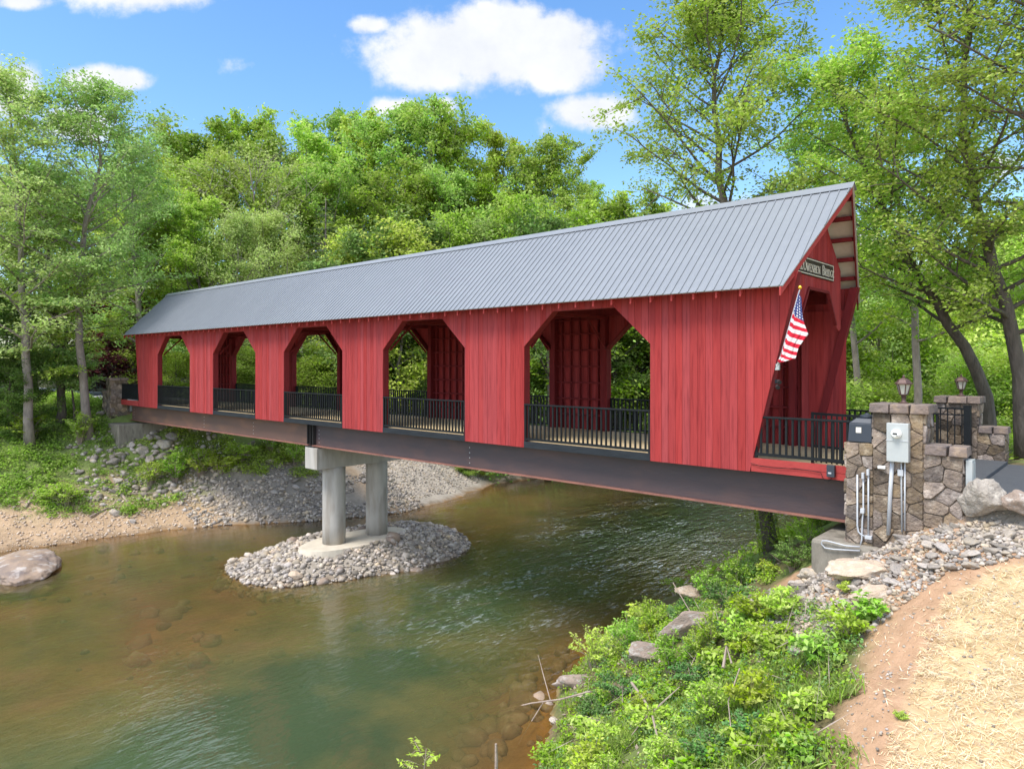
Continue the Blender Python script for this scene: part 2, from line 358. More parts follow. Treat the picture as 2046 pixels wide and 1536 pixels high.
def zonecol(x, y, z):
    sL = shoreL(y)-x; sR = x-shoreR(y); n = fnoise(x, y, 1.3, 4, 5); nb = fnoise(x, y, .35, 3, 6)
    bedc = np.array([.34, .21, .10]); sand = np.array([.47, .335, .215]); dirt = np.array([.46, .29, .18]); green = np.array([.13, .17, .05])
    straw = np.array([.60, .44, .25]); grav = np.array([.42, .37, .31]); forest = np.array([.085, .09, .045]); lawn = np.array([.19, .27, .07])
    c = np.zeros(x.shape+(3,)) + sand
    def mixc(m, col):
        nonlocal c; m = np.clip(m, 0, 1)[..., None]; c = c*(1-m)+col*m
    mixc(ss(1.6, 3.4, sL+n*1.5), green*1.5); mixc((sL > 0)*ss(0, 1, n*1.5+.4)*(1-ss(4, 6, sL)), sand)
    mixc((sL > 0)*ss(1, 2.5, y)*(1-ss(9, 11, y))*(1-ss(5, 6, sL)), grav*.8)
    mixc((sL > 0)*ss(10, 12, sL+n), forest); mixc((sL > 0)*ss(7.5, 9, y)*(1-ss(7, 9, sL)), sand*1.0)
    mixc((sL > 0)*ss(8.5, 9.5, y)*(1-ss(22, 24, y))*(1-ss(4.5, 6, sL)), grav)
    # right bank: green slope, then bare dirt, then straw
    e = x + .35*(y+2)                                  # grows away from the river
    mixc((sR > 0)*1., np.array([.17, .14, .07])); mixc((sR > 0)*ss(-.2, .5, n), green*1.1)
    q = np.interp(y, [-9, -6, -4, -2.5, -1.4, -.6], [38.2, 37.55, 37.2, 36.7, 35.3, 34.6])+.25*n
    mixc((sR > 0)*ss(q-.15, q+.15, x)*(y < .2), dirt)
    s = np.interp(y, [-9, -6, -4.2, -3, -2, -1.4], [38.7, 38.15, 38.0, 38.0, 38.5, 39.2])+.22*n
    mixc((sR > 0)*ss(s-.12, s+.12, x)*(y < -1.1), straw)
    mixc((sR > 0)*(y > -1.4)*(y < .3)*ss(37.7, 38, x), grav*1.05)
    mixc((sR > 0)*(y > 4.6)*ss(-.3, .5, n), lawn); mixc((sR > 0)*(y > 20)*ss(.3, .8, nb), sand*.9)
    mixc((z < WZ+.03)*1., bedc*(1+.35*n[..., None]))
    mixc((isl(x, y) < 1.02)*1., grav*.85)
    wet = ((z > WZ-.02) & (z < WZ+.14)); mixc(wet*.5, sand*.45)
    return np.clip(c*(1+.12*n[..., None]), 0, 1)
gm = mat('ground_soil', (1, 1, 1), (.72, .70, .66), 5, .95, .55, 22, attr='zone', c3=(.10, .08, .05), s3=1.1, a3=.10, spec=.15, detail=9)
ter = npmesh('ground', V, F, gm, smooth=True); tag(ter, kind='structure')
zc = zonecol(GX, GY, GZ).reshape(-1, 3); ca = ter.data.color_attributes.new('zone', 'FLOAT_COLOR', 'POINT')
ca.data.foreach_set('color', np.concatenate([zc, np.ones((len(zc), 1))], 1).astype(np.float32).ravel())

# ------------------------------------------------------------------ water
wx = axis([(-200, 0, 10), (0, 36, .3), (36, 60, 4)]); wy = axis([(-120, -16, 5), (-16, 30, .3), (30, 160, 4)])
WX, WY = np.meshgrid(wx, wy); dep = np.clip(WZ-hz(WX, WY), 0, 3)
V = np.stack([WX, WY, np.full_like(WX, WZ)], -1).reshape(-1, 3); nx = len(wx); ny = len(wy)
ii = (np.arange(nx-1)[None, :]+np.arange(ny-1)[:, None]*nx).ravel(); F = np.stack([ii, ii+1, ii+nx+1, ii+nx], -1)
wm = D.materials.new('river_water'); wm.use_nodes = True; ns = wm.node_tree.nodes; ln = wm.node_tree.links; ns.clear()
def nn(t, **k):
    n = ns.new(t)
    for a, b in k.items(): setattr(n, a, b)
    return n
at = nn('ShaderNodeAttribute'); at.attribute_name = 'depth'
geo = nn('ShaderNodeNewGeometry')
mp = nn('ShaderNodeMapping'); mp.inputs['Scale'].default_value = (1, .42, 1); mp.inputs['Rotation'].default_value = (0, 0, .45); ln.new(geo.outputs['Position'], mp.inputs[0])
def wnz(s, d=3, src=None, r=.55):
    n = nn('ShaderNodeTexNoise'); n.inputs['Scale'].default_value = s; n.inputs['Detail'].default_value = d; n.inputs['Roughness'].default_value = r
    ln.new(src or mp.outputs[0], n.inputs['Vector']); return n.outputs[0]
a1 = wnz(2.6, 2); a2 = wnz(8, 3); a3 = wnz(.22, 3, geo.outputs['Position']); a4 = wnz(.5, 4, geo.outputs['Position'])
def mth(op, a, b=None, clamp=False):
    n = nn('ShaderNodeMath', operation=op); n.use_clamp = clamp
    for i, v in enumerate((a, b)):
        if v is None: continue
        if isinstance(v, (int, float)): n.inputs[i].default_value = v
        else: ln.new(v, n.inputs[i])
    return n.outputs[0]
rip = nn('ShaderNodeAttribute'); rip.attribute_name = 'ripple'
hgt = mth('MULTIPLY', mth('ADD', mth('MULTIPLY', a1, .65), mth('MULTIPLY', a2, .35)), mth('ADD', mth('ADD', .045, mth('MULTIPLY', rip.outputs['Fac'], .26)), mth('MULTIPLY', mth('SUBTRACT', a3, .45, True), .35)))
bp = nn('ShaderNodeBump'); bp.inputs['Strength'].default_value = 1; bp.inputs['Distance'].default_value = .30; ln.new(hgt, bp.inputs['Height'])
murk = mth('SUBTRACT', 1, mth('POWER', 2.718, mth('MULTIPLY', at.outputs['Fac'], -1.15)))
dr = nn('ShaderNodeMapRange'); ln.new(mth('ADD', at.outputs['Fac'], mth('MULTIPLY', mth('SUBTRACT', a4, .5), 2.6)), dr.inputs[0]); dr.inputs[1].default_value = .15; dr.inputs[2].default_value = 1.5
cr = nn('ShaderNodeValToRGB'); e = cr.color_ramp.elements; e[0].position = 0; e[0].color = (.17, .125, .058, 1); e[1].position = 1; e[1].color = (.052, .086, .040, 1)
x = cr.color_ramp.elements.new(.5); x.color = (.125, .125, .048, 1)
ln.new(dr.outputs[0], cr.inputs[0])
df_ = nn('ShaderNodeBsdfDiffuse'); ln.new(cr.outputs[0], df_.inputs[0])
tr = nn('ShaderNodeBsdfTransparent'); tr.inputs[0].default_value = (.84, .74, .50, 1)
m1 = nn('ShaderNodeMixShader'); ln.new(murk, m1.inputs[0]); ln.new(tr.outputs[0], m1.inputs[1]); ln.new(df_.outputs[0], m1.inputs[2])
gl = nn('ShaderNodeBsdfGlossy'); gl.inputs['Roughness'].default_value = .07; ln.new(bp.outputs[0], gl.inputs['Normal'])
fr = nn('ShaderNodeFresnel'); fr.inputs[0].default_value = 1.33; ln.new(bp.outputs[0], fr.inputs['Normal'])
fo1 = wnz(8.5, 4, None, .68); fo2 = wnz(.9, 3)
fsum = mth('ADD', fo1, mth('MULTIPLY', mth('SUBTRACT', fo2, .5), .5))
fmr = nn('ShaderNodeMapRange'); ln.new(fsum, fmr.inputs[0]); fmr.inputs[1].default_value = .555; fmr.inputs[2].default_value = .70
foam_glint = mth('MULTIPLY', fmr.outputs[0], mth('MULTIPLY', mth('SUBTRACT', rip.outputs['Fac'], .45, True), .75))  # pale flecks: white water, plus sky glints painted into the colour
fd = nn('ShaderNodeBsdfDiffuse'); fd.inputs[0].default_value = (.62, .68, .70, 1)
m15 = nn('ShaderNodeMixShader'); ln.new(foam_glint, m15.inputs[0]); ln.new(m1.outputs[0], m15.inputs[1]); ln.new(fd.outputs[0], m15.inputs[2])
m2 = nn('ShaderNodeMixShader'); ln.new(mth('MULTIPLY', fr.outputs[0], mth('ADD', 1.35, mth('MULTIPLY', rip.outputs['Fac'], 1.3)), True), m2.inputs[0]); ln.new(m15.outputs[0], m2.inputs[1]); ln.new(gl.outputs[0], m2.inputs[2])  # sheen strengthened beyond plain water reflection where ripple is high
mo = nn('ShaderNodeOutputMaterial'); ln.new(m2.outputs[0], mo.inputs[0])
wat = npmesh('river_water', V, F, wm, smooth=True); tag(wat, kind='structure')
a = wat.data.attributes.new('depth', 'FLOAT', 'POINT'); a.data.foreach_set('value', dep.astype(np.float32).ravel())
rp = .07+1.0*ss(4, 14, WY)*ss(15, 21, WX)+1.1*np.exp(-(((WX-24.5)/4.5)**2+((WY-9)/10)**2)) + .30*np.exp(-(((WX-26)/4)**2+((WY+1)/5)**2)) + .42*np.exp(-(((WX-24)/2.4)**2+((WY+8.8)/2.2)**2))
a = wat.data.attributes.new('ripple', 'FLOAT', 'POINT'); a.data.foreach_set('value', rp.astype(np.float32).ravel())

# ------------------------------------------------------------------ covered bridge
OP = [(3.48, 7.22), (9.58, 13.35), (15.55, 19.43), (21.70, 25.52), (27.78, 31.62)]
W1 = 4.10                                                  # outer face of the far wall
def clip(poly, nrm, d):                                    # keep points with n.p <= d
    o = []
    for i in range(len(poly)):
        a = poly[i]; b = poly[(i+1) % len(poly)]
        da = a[0]*nrm[0]+a[1]*nrm[1]-d; db = b[0]*nrm[0]+b[1]*nrm[1]-d
        if da <= 0: o.append(a)
        if (da < 0 < db) or (db < 0 < da):
            t = da/(da-db); o.append((a[0]+(b[0]-a[0])*t, a[1]+(b[1]-a[1])*t))
    return o
def halfplane(a, b):                                       # keep the left side of a->b
    n = (b[1]-a[1], -(b[0]-a[0])); return n, n[0]*a[0]+n[1]*a[1]
bridge = thing('covered_bridge', 'red board covered bridge with grey metal roof and five chamfered openings over the river', 'covered bridge', (17.2, 2.05, 0))
ZT = 3.93; ZB = -.12
def boards(mb, y0, y1, seed):
    r = random.Random(seed); x = .3; lim = []
    while x < 35.1: lim.append(x); x += .177*r.uniform(.93, 1.07)
    lim.append(35.1)
    cuts = sorted(lim+[v for a, b in OP for v in (a, a+.98, b-.98, b)])
    for a, b in zip(cuts[:-1], cuts[1:]):
        if b-a < .004: continue
        m = (a+b)/2; dy = r.uniform(-.003, .003)
        op = next((o for o in OP if o[0] < m < o[1]), None)
        def zb(q):
            if not op: return ZB
            if m < op[0]+.98: return 2.56+(q-op[0])/.98*.89
            if m > op[1]-.98: return 2.56+(op[1]-q)/.98*.89
            return 3.45
        g0 = .0032 if a in lim else 0; g1 = .0032 if b in lim else 0
        a2 = a+g0; b2 = b-g1
        p = [(a2, zb(a2)), (b2, zb(b2)), (b2, ZT), (a2, ZT)]
        n, d = halfplane((.50, ZT), (1.10, ZB)); p = clip(p, n, d)
        if len(p) > 2:
            n, d = halfplane((34.95, ZT), (33.97, ZB)); p = clip(p, (-n[0], -n[1]), -d)
        if len(p) < 3: continue
        mb.prism([(q[0], y0+dy, q[1]) for q in p], (0, y1-y0, 0), None)
near = MB(); boards(near, 0, .03, 1)
near_wall = near.build('side_wall', M['red'], bridge)
far = MB(); boards(far, W1-.03, W1, 2); far_wall = far.build('side_wall', M['red'], bridge)
# opening reveals and frames
for (a, b) in OP:
    for (y0, y1) in ((.034, .24), (W1-.24, W1-.034)):
        pts = [(a, 1.03), (a, 2.56), (a+.98, 3.45), (b-.98, 3.45), (b, 2.56), (b, 1.03)]
        t = MB()
        out_ = [(a-.05, 1.03), (a-.05, 2.58), (a+.96, 3.50), (b-.96, 3.50), (b+.05, 2.58), (b+.05, 1.03)]
        for i in range(5):
            p = [pts[i], pts[i+1], out_[i+1], out_[i]]
            t.prism([(q[0], y0, q[1]) for q in p], (0, y1-y0, 0), None)
        t.box(a-.05, a-.002, y0, y1, .0, 1.03); t.box(b+.002, b+.05, y0, y1, 0, 1.03)
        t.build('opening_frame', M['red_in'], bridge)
# stud grids inside the solid stretches
edges = [1.15]+[v for o in OP for v in o]+[33.55]
for i in range(0, len(edges), 2):
    a, b = edges[i]+.06, edges[i+1]-.06
    for side in (0, 1):
        t = MB(); yy = (.036, .13) if side == 0 else (W1-.13, W1-.036)
        yp = (.036, .25) if side == 0 else (W1-.25, W1-.036)
        n = max(2, round((b-a)/.36))
        for k in range(1, n):
            x = a+(b-a)*k/n; t.box(x-.02, x+.02, *yy, 0, 3.85)
        for z in (.48, .99, 1.50, 2.02, 2.54, 3.06, 3.5): t.box(a, b, yy[0]-.001, yy[1]+.006, z-.022, z+.022)
        t.box(a+.0, a+.16, *yp, 0.0, 3.845); t.box(b-.16, b, *yp, 0, 3.845)
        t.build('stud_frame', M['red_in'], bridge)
for y0, y1 in ((.26, .40), (W1-.40, W1-.26)):
    MB().box(.9, 34.3, y0, y1, 3.56, 3.84).build('top_plate', M['red_in'], bridge)
for e in edges:
    t = MB(); x = min(max(e, 1.3), 33.4)
    t.box(x-.07, x+.07, .26, W1-.26, 3.46, 3.555)
    t.build('tie_beam', M['red_in'], bridge)
    t = MB(); t.bar((x, .30, 2.55), (x, 1.25, 3.46), .03, .06); t.build('knee_brace', M['red_in'], bridge); t = MB(); t.bar((x, W1-.30, 2.55), (x, W1-1.25, 3.46), .03, .06)
    t.build('knee_brace', M['red_in'], bridge)
# interior cladding by the near portal
t = MB()
for k in range(6): t.box(33.62+k*.176, 33.62+k*.176+.172, W1-.16, W1-.135, 0.02, 3.4)
t.build('inner_cladding', M['red'], bridge)
t = MB()
for k in range(3): t.box(.75+k*.176, .75+k*.176+.172, W1-.16, W1-.135, 0.3, 3.4)
t.build('inner_cladding', M['red'], bridge)
# slanted edge posts of the side walls
for y0, y1 in ((.034, .20), (W1-.20, W1-.034)):
    t = MB()
    t.hexa([(33.80, y0, ZB), (33.985, y0, ZB), (33.985, y1, ZB), (33.80, y1, ZB), (34.77, y0, ZT), (34.955, y0, ZT), (34.955, y1, ZT), (34.77, y1, ZT)])
    t.build('end_post', M['red_in'], bridge); t = MB()
    t.hexa([(1.085, y0, ZB), (1.25, y0, ZB), (1.25, y1, ZB), (1.085, y1, ZB), (.485, y0, ZT), (.65, y0, ZT), (.65, y1, ZT), (.485, y1, ZT)])
    t.build('end_post', M['red_in'], bridge)
# roof
XE0, XE1, XR0, XR1 = .20, 34.82, -.45, 35.40
YE0, YE1, ZE, YR, ZR = -.45, 4.55, 3.62, 2.05, 5.97
def slope(side):                       # eave a, eave b, ridge b, ridge a
    ye = YE0 if side == 0 else YE1
    return [Vector((XE0, ye, ZE)), Vector((XE1, ye, ZE)), Vector((XR1, YR, ZR)), Vector((XR0, YR, ZR))]
for side in (0, 1):
    p = slope(side); sy = -1 if side == 0 else 1
    n = Vector((0, sy*.685, .728)).normalized()
    t = MB(); vs = [q for q in p]+[q-n*.012 for q in p]
    fs = [(0, 1, 2, 3), (7, 6, 5, 4), (0, 4, 5, 1), (1, 5, 6, 2), (2, 6, 7, 3), (3, 7, 4, 0)]
    t.add(vs, fs); pan = t.build('roof_panel', M['roof'], bridge)
    t = MB(); vs = [q-n*.014 for q in p]+[q-n*.02 for q in p]; t.add(vs, fs); t.build('roof_lining', M['roof_under'], bridge)
    t = MB(); x = XR0+.03
    while x < XR1-.02:
        f0 = 0.0
        if x < XE0: f0 = (XE0-x)/(XE0-XR0)
        if x > XE1: f0 = (x-XE1)/(XR1-XE1)
        a = Vector((x, (YE0 if side == 0 else YE1)*(1-f0)+YR*f0, ZE*(1-f0)+ZR*f0)); b = Vector((x, YR, ZR))
        if (b-a).length > .15: t.bar(a+n*.010, b+n*.010-(b-a).normalized()*.03, .022, .018, up=n)
        x += .1965
    t.build('rib', M['roof_rib'] if 'roof_rib' in M else M['roof'], pan)
t = MB()
for sy in (-1, 1):
    a = Vector((XR0-.01, YR, ZR+.045)); b = Vector((XR1+.01, YR, ZR+.045)); d = Vector((0, sy*.16, -.150))
    t.add([a, b, b+d, a+d, a-Vector((0, 0, .012)), b-Vector((0, 0, .012)), b+d-Vector((0, 0, .012)), a+d-Vector((0, 0, .012))],
          [(0, 1, 2, 3), (7, 6, 5, 4), (0, 4, 5, 1), (1, 5, 6, 2), (2, 6, 7, 3), (3, 7, 4, 0)])
t.build('ridge_cap', M['roof'], bridge)
# rafters: one mesh, copied
def rafter(x0):
    t = MB()
    for ye, sy in ((YE0+.07, 1), (YE1-.07, -1)):
        z0 = ZE+.07*.94
        t.hexa([(x0-.02, ye, z0-.215), (x0+.02, ye, z0-.215), (x0+.02, YR-sy*.02, ZR-.23), (x0-.02, YR-sy*.02, ZR-.23),
                (x0-.02, ye, z0-.028), (x0+.02, ye, z0-.028), (x0+.02, YR-sy*.02, ZR-.055), (x0-.02, YR-sy*.02, ZR-.055)])
    return t
r0 = rafter(17.2).build('rafter', M['red_lit'], bridge)
k = 0
xs = [.62+i*.5205 for i in range(65)]
for x in xs:
    o = r0 if k == 0 else mcopy(r0, bridge); k += 1
    o.location.x = x-17.2
# eave board, rake boards, lookouts
for side in (0, 1):
    ye = YE0+.03 if side == 0 else YE1-.03
    p = slope(side)
    for (a, b, sx) in ((p[1], p[2], -1), (p[0], p[3], 1)):
        t = MB(); o1 = Vector((sx*.035, 0, -.03)); dz = Vector((0, 0, -.20)); q = Vector((sx*.03, 0, 0)); 
        a2 = a+o1; b2 = b+o1+Vector((0, 0, -.02))
        t.add([a2+dz*.8, a2+dz*.8+q, b2+dz*.8+q, b2+dz*.8, a2, a2+q, b2+q, b2], [(0, 3, 2, 1), (4, 5, 6, 7), (0, 1, 5, 4), (1, 2, 6, 5), (2, 3, 7, 6), (3, 0, 4, 7)])
        t.build('rake_board', M['red_lit'] if side == 0 else M['red_in'], bridge)  # near rake in the lit red, far rake in a darker shaded red
        for f in (.10, .27, .44, .61, .78, .93):
            z = ZE+(ZR-ZE)*f-.10; y = ye+(YR-ye)*f; xe = a.x+(b.x-a.x)*f
            t = MB()
            if sx < 0: t.box(33.9, xe-.075, y-.06, y+.06, z-.055, z+.03)
            else: t.box(xe+.075, 1.3, y-.06, y+.06, z-.055, z+.03)
            t.build('lookout', M['red_in'], bridge)
# gable panels (vertical boards with the chamfered portal opening)
gp = [(.50, 2.93), (.62, 2.88), (.88, 2.98), (1.42, 3.70), (2.68, 3.70), (3.22, 2.98), (3.48, 2.88), (3.60, 2.93), (3.60, 4.30), (2.05, 5.76), (.50, 4.30)]
for gxp in (34.63, .45):
    t = MB(); y = .50
    tri = [([(.50, 2.93), (.62, 2.88), (.88, 2.98), (1.42, 3.70), (1.42, 5.165), (.50, 4.30)]), ([(1.42, 3.70), (2.68, 3.70), (2.68, 5.165), (2.05, 5.76), (1.42, 5.165)]), ([(2.68, 3.70), (3.22, 2.98), (3.48, 2.88), (3.60, 2.93), (3.60, 4.30), (2.68, 5.165)])]
    while y < 3.6:
        for poly in tri:
            p = clip(clip(poly, (-1, 0), -(y+.002)), (1, 0), y+.174)
            if len(p) > 2: t.prism([(gxp, q[0], q[1]) for q in p], (.025, 0, 0), None)
        y += .178
    t.build('gable_panel', M['red'], bridge)
    t = MB(); x1 = gxp+.027 if gxp > 10 else gxp-.027
    tp = [(.88, 2.98), (1.42, 3.70), (2.68, 3.70), (3.22, 2.98)]
    for a, b in zip(tp[:-1], tp[1:]):
        t.bar((x1, a[0], a[1]+.03), (x1, b[0], b[1]+.03), .06, .07, up=(1, 0, 0))
    t.build('portal_trim', M['red_in'], bridge)
# deck
t = MB(); y = .26
rr = random.Random(4)
while y < W1-.26-.05:
    wd = .138; x = -1.4
    while x < 36.3:
        l = rr.uniform(2.4, 4.8); t.box(x, min(x+l, 36.4)-.004, y, y+wd-.006, -.03, .03+rr.uniform(-.002, .002)); x += l
    y += wd
t.build('deck', M['deck'], bridge)
MB().box(-1.4, 36.4, .05, .255, -.05, .028).build('deck_edge', M['deck'], bridge)
MB().box(-1.4, 36.4, W1-.255, W1-.05, -.05, .028).build('deck_edge', M['deck'], bridge)
# girders
for y0 in (.38, W1-.38):
    for xa, xb, key in ((-.9, 16.86, 'steel_brown'), (17.14, 35.98, 'steel')):
        t = MB(); t.box(xa, xb, y0-.012, y0+.012, -.915, -.165)
        g = t.build('girder', M[key], bridge)
        MB().box(xa, xb, y0-.15, y0+.15, -.945, -.917).build('bottom_flange', M['flange'], g)
        MB().box(xa, xb, y0-.15, y0+.15, -.163, -.135).build('top_flange', M['steel_dark'], g)
    t = MB()
    for x in (16.80, 17.0, 17.18): t.box(x, x+.03, y0-.15, y0+.15, -.90, -.17)
    t.box(16.72, 17.30, y0-.18, y0+.18, -.985, -.948)
    t.build('bearing_stiffener', M['steel_dark'], bridge)
    t = MB()
    for x in (8.1, 25.5, 35.8, 2.0): t.box(x, x+.012, y0+.014, y0+.15, -.915, -.165)
    t.build('web_stiffener', M['steel'], bridge)
b0 = None
for x in (-.6, 7.9, 12.5, 17.42, 25.35, 35.72):
    for z in (-.80, -.65, -.50, -.35):
        if b0 is None:
            t = MB(); t.lathe((17.2, 0, 0), [(.017, 0), (.017, .012), (.006, .014)], 6)
            b0 = t.build('bolt', M['white' if False else 'grey_metal'], bridge); o = b0; o.rotation_euler = (0, 0, 0)
            for v in b0.data.vertices: v.co = Vector((v.co.x, -(v.co.z), v.co.y+2.05))
        else: o = mcopy(b0, bridge)
        o.location = (x-17.2, .366-2.05, z)
# floor beams under the deck
t = MB()
for i in range(24): t.box(.2+i*1.5, .2+i*1.5+.1, .42, W1-.42, -.14, -.055)
t.build('floor_beam', M['steel_dark'], bridge)
# railings and fascia in the openings
def railing(xa, xb, y0, z0=.08, z1=1.04, name='railing', sgn=1, pitch=.138, posts=True):
    t = MB(); n = max(2, round((xb-xa)/pitch))
    for k in range(1, n):
        x = xa+(xb-xa)*k/n; t.box(x-.019, x+.019, y0-.019, y0+.019, z0+.0, z1-.04)
    if posts: t.box(xa+.003, xa+.05, y0-.03, y0+.03, z0-.05, z1-.042); t.box(xb-.05, xb-.003, y0-.03, y0+.03, z0-.05, z1-.042)
    o = t.build(name, M['black'], bridge)
    t = MB(); t.box(xa, xb, y0-.045, y0+.045, z1-.04, z1); t.build('handrail', M['black'], o, bevel=.006)
    t = MB(); t.box(xa+.05, xb-.05, y0-.035, y0+.035, z0, z0+.055); t.build('bottom_rail', M['black'], o)
    return o
for (a, b) in OP:
    for y0, sg in ((.03, 1), (W1-.03, -1)):
        railing(a+.005, b-.005, y0)
        f = MB(); ya, yb = (y0-.04, y0+.02) if sg == 1 else (y0-.02, y0+.04)
        f.box(a+.003, b-.003, ya, yb, -.12, .045); f.build('fascia_beam', M['fascia'], bridge)
railing(34.06, 35.98, .06, .22, 1.03, pitch=.125); railing(34.1, 36.6, W1-.06, .2, 1.0, pitch=.125)
railing(-1.45, .88, .06, .2, 1.03, pitch=.125); railing(-1.45, .88, W1-.06, .2, 1.03, pitch=.125)
for y0, y1 in ((0.0, .045), (W1-.045, W1)):
    for xa, xb in ((34.0, 35.99), (-1.46, 1.0)):
        t = MB(); t.box(xa, xb, y0, y1, .025, .165); t.box(xa, xb, y0+.006, y1, -.11, .020)
        t.build('end_fascia', M['red_lit'], bridge)

# ------------------------------------------------------------------ pier
pier = thing('bridge_pier', 'concrete pier with two round columns and a rectangular cap on the rubble island', 'bridge pier', (17.12, 2.2, -4.7))
MB().box(16.72, 17.52, .20, 4.25, -1.80, -1.0).build('cap', M['concrete'], pier, bevel=.02)
for y in (1.2, 3.2):
    t = MB(); t.lathe((17.12, y, 0), [(.43, -4.72), (.43, -4.0), (.43, -3.0), (.43, -2.2), (.43, -1.79)], 40)
    c = t.build('column', M['concrete'], pier)
    for pl in c.data.polygons: pl.use_smooth = len(pl.vertices) == 4
t = MB(); pr = []
for (s, z) in ((1.04, -4.95), (1.0, -4.715), (.96, -4.70)):
    pr.append([(17.15+1.15*s*math.cos(a)+.03*math.sin(5*a), 2.15+2.4*s*math.sin(a)+.05*math.sin(3*a), z) for a in [2*PI*k/48 for k in range(48)]])
vs = sum(pr, []); fs = []
for i in range(2):
    for k in range(48): k2 = (k+1) % 48; fs.append((i*48+k, i*48+k2, (i+1)*48+k2, (i+1)*48+k))
fs.append(tuple(96+k for k in range(48))); t.add(vs, fs); t.build('footing', M['footing'], pier)

# ------------------------------------------------------------------ field stone masonry
def clad(mb, o, u, v, wd, ht, cell, seed, depth=.035):
    """irregular stones as bevelled polygons on a rectangle o + s*u + t*v"""
    r = random.Random(seed); o = Vector(o); u = Vector(u).normalized(); v = Vector(v).normalized(); n = u.cross(v)
    nx_ = max(1, round(wd/cell)); ny_ = max(1, round(ht/cell)); pts = []
    for j in range(ny_):
        for i in range(nx_):
            pts.append(((i+.5+(j % 2)*.3-.15+r.uniform(-.33, .33))*wd/nx_, (j+.5+r.uniform(-.33, .33))*ht/ny_))
    for i, p in enumerate(pts):
        poly = [(0, 0), (wd, 0), (wd, ht), (0, ht)]
        for j, q in enumerate(pts):
            if i == j: continue
            dx, dy = q[0]-p[0], q[1]-p[1]
            if dx*dx+dy*dy > (cell*3.2)**2: continue
            l = math.hypot(dx, dy); m = ((p[0]+q[0])/2, (p[1]+q[1])/2)
            nn_ = (dx/l, dy/l); poly = clip(poly, nn_, nn_[0]*m[0]+nn_[1]*m[1]-.006)
            if len(poly) < 3: break
        if len(poly) < 3: continue
        c = (sum(q[0] for q in poly)/len(poly), sum(q[1] for q in poly)/len(poly))
        # round the corners
        rp = []
        for a, b in zip(poly, poly[1:]+poly[:1]):
            rp += [(a[0]*.89+b[0]*.11, a[1]*.89+b[1]*.11), (a[0]*.62+b[0]*.38+r.uniform(-.006, .006), a[1]*.62+b[1]*.38+r.uniform(-.006, .006)), (a[0]*.12+b[0]*.88, a[1]*.12+b[1]*.88)]
        d = depth*r.uniform(.6, 1.25); ax, ay = r.uniform(-.10, .10), r.uniform(-.10, .10)
        lay = []
        for s, h in ((1, 0), (.975, .7), (.93, .98)):
            lay += [o+u*(c[0]+(q[0]-c[0])*s)+v*(c[1]+(q[1]-c[1])*s)+n*(d*h+(((q[0]-c[0])*ax+(q[1]-c[1])*ay) if h else 0)) for q in rp]
        m = len(rp); fs = []
        for k in range(2):
            for e in range(m): e2 = (e+1) % m; fs.append((k*m+e, k*m+e2, (k+1)*m+e2, (k+1)*m+e))
        lay.append(o+u*c[0]+v*c[1]+n*d*r.uniform(.85, 1.12))
        fs += [(2*m+e, 2*m+(e+1) % m, 3*m) for e in range(m)]
        mb.add(lay, fs)
def masonry(parent, x0, x1, y0, y1, z0, z1, seed, cell=.24, name='stone_face', faces='F+-B'):
    core = MB().box(x0, x1, y0, y1, z0, z1)
    c = core.build(name, M['mortar'], parent)
    t = MB()
    if 'F' in faces: clad(t, (x0, y0, z0), (1, 0, 0), (0, 0, 1), x1-x0, z1-z0, cell, seed)
    if '+' in faces: clad(t, (x1, y0, z0), (0, 1, 0), (0, 0, 1), y1-y0, z1-z0, cell, seed+1)
    if '-' in faces: clad(t, (x0, y1, z0), (0, -1, 0), (0, 0, 1), y1-y0, z1-z0, cell, seed+2)
    if 'B' in faces: clad(t, (x1, y1, z0), (-1, 0, 0), (0, 0, 1), x1-x0, z1-z0, cell, seed+3)
    t.build('field_stones', M['stone'], c)
    return c
def capping(parent, x0, x1, y0, y1, z0, z1, seed, n=3):
    r = random.Random(seed); t = MB(); xs_ = [x0]+sorted(x0+(x1-x0)*(k+r.uniform(-.2, .2))/n for k in range(1, n))+[x1]
    ym = y0+(y1-y0)*r.uniform(.45, .6)
    for a, b in zip(xs_[:-1], xs_[1:]):
        for (ya, yb) in ((y0, ym), (ym+.006, y1)):
            j = [r.uniform(-.015, .015) for _ in range(8)]
            t.hexa([(a+.004+j[0], ya+j[1], z0), (b-.004+j[2], ya+j[3], z0), (b-.004, yb, z0), (a+.004, yb, z0),
                    (a+.012+j[0], ya+.015+j[4], z1+j[5]*.5), (b-.012+j[2], ya+.015+j[6], z1+j[7]*.5), (b-.012, yb-.01, z1+j[5]*.5), (a+.012, yb-.01, z1+j[1]*.5)])
    return t.build('cap_stone', M['capstone'], parent, bevel=.018)
G_PIL = 'stone gate pillars at the bridge ends'
pil = thing('stone_pillar', 'stepped field stone pillar carrying the grey electric meter at the near end of the bridge', 'stone pillar', (36.9, -.2, -1.5), G_PIL)
masonry(pil, 36.45, 37.23, -.50, .12, -1.75, 1.24, 11, name='column')
masonry(pil, 36.0, 36.447, -.495, -.06, -1.75, .68, 31, name='wing', cell=.22)
masonry(pil, 37.233, 37.80, -.495, -.16, -1.2, .56, 51, name='wing')
capping(pil, 36.38, 37.32, -.60, .22, 1.243, 1.40, 5)
capping(pil, 37.25, 37.87, -.57, -.08, .563, .73, 6, 2)
pil2 = thing('stone_pillar', 'stepped field stone pillar with a round keypad, across the asphalt beside the iron gate', 'stone pillar', (36.8, 5.2, -.12), G_PIL)
masonry(pil2, 36.42, 37.20, 4.9, 5.5, -.4, 1.19, 71, name='column'); masonry(pil2, 37.203, 37.72, 4.905, 5.24, -.4, .53, 81, name='wing')
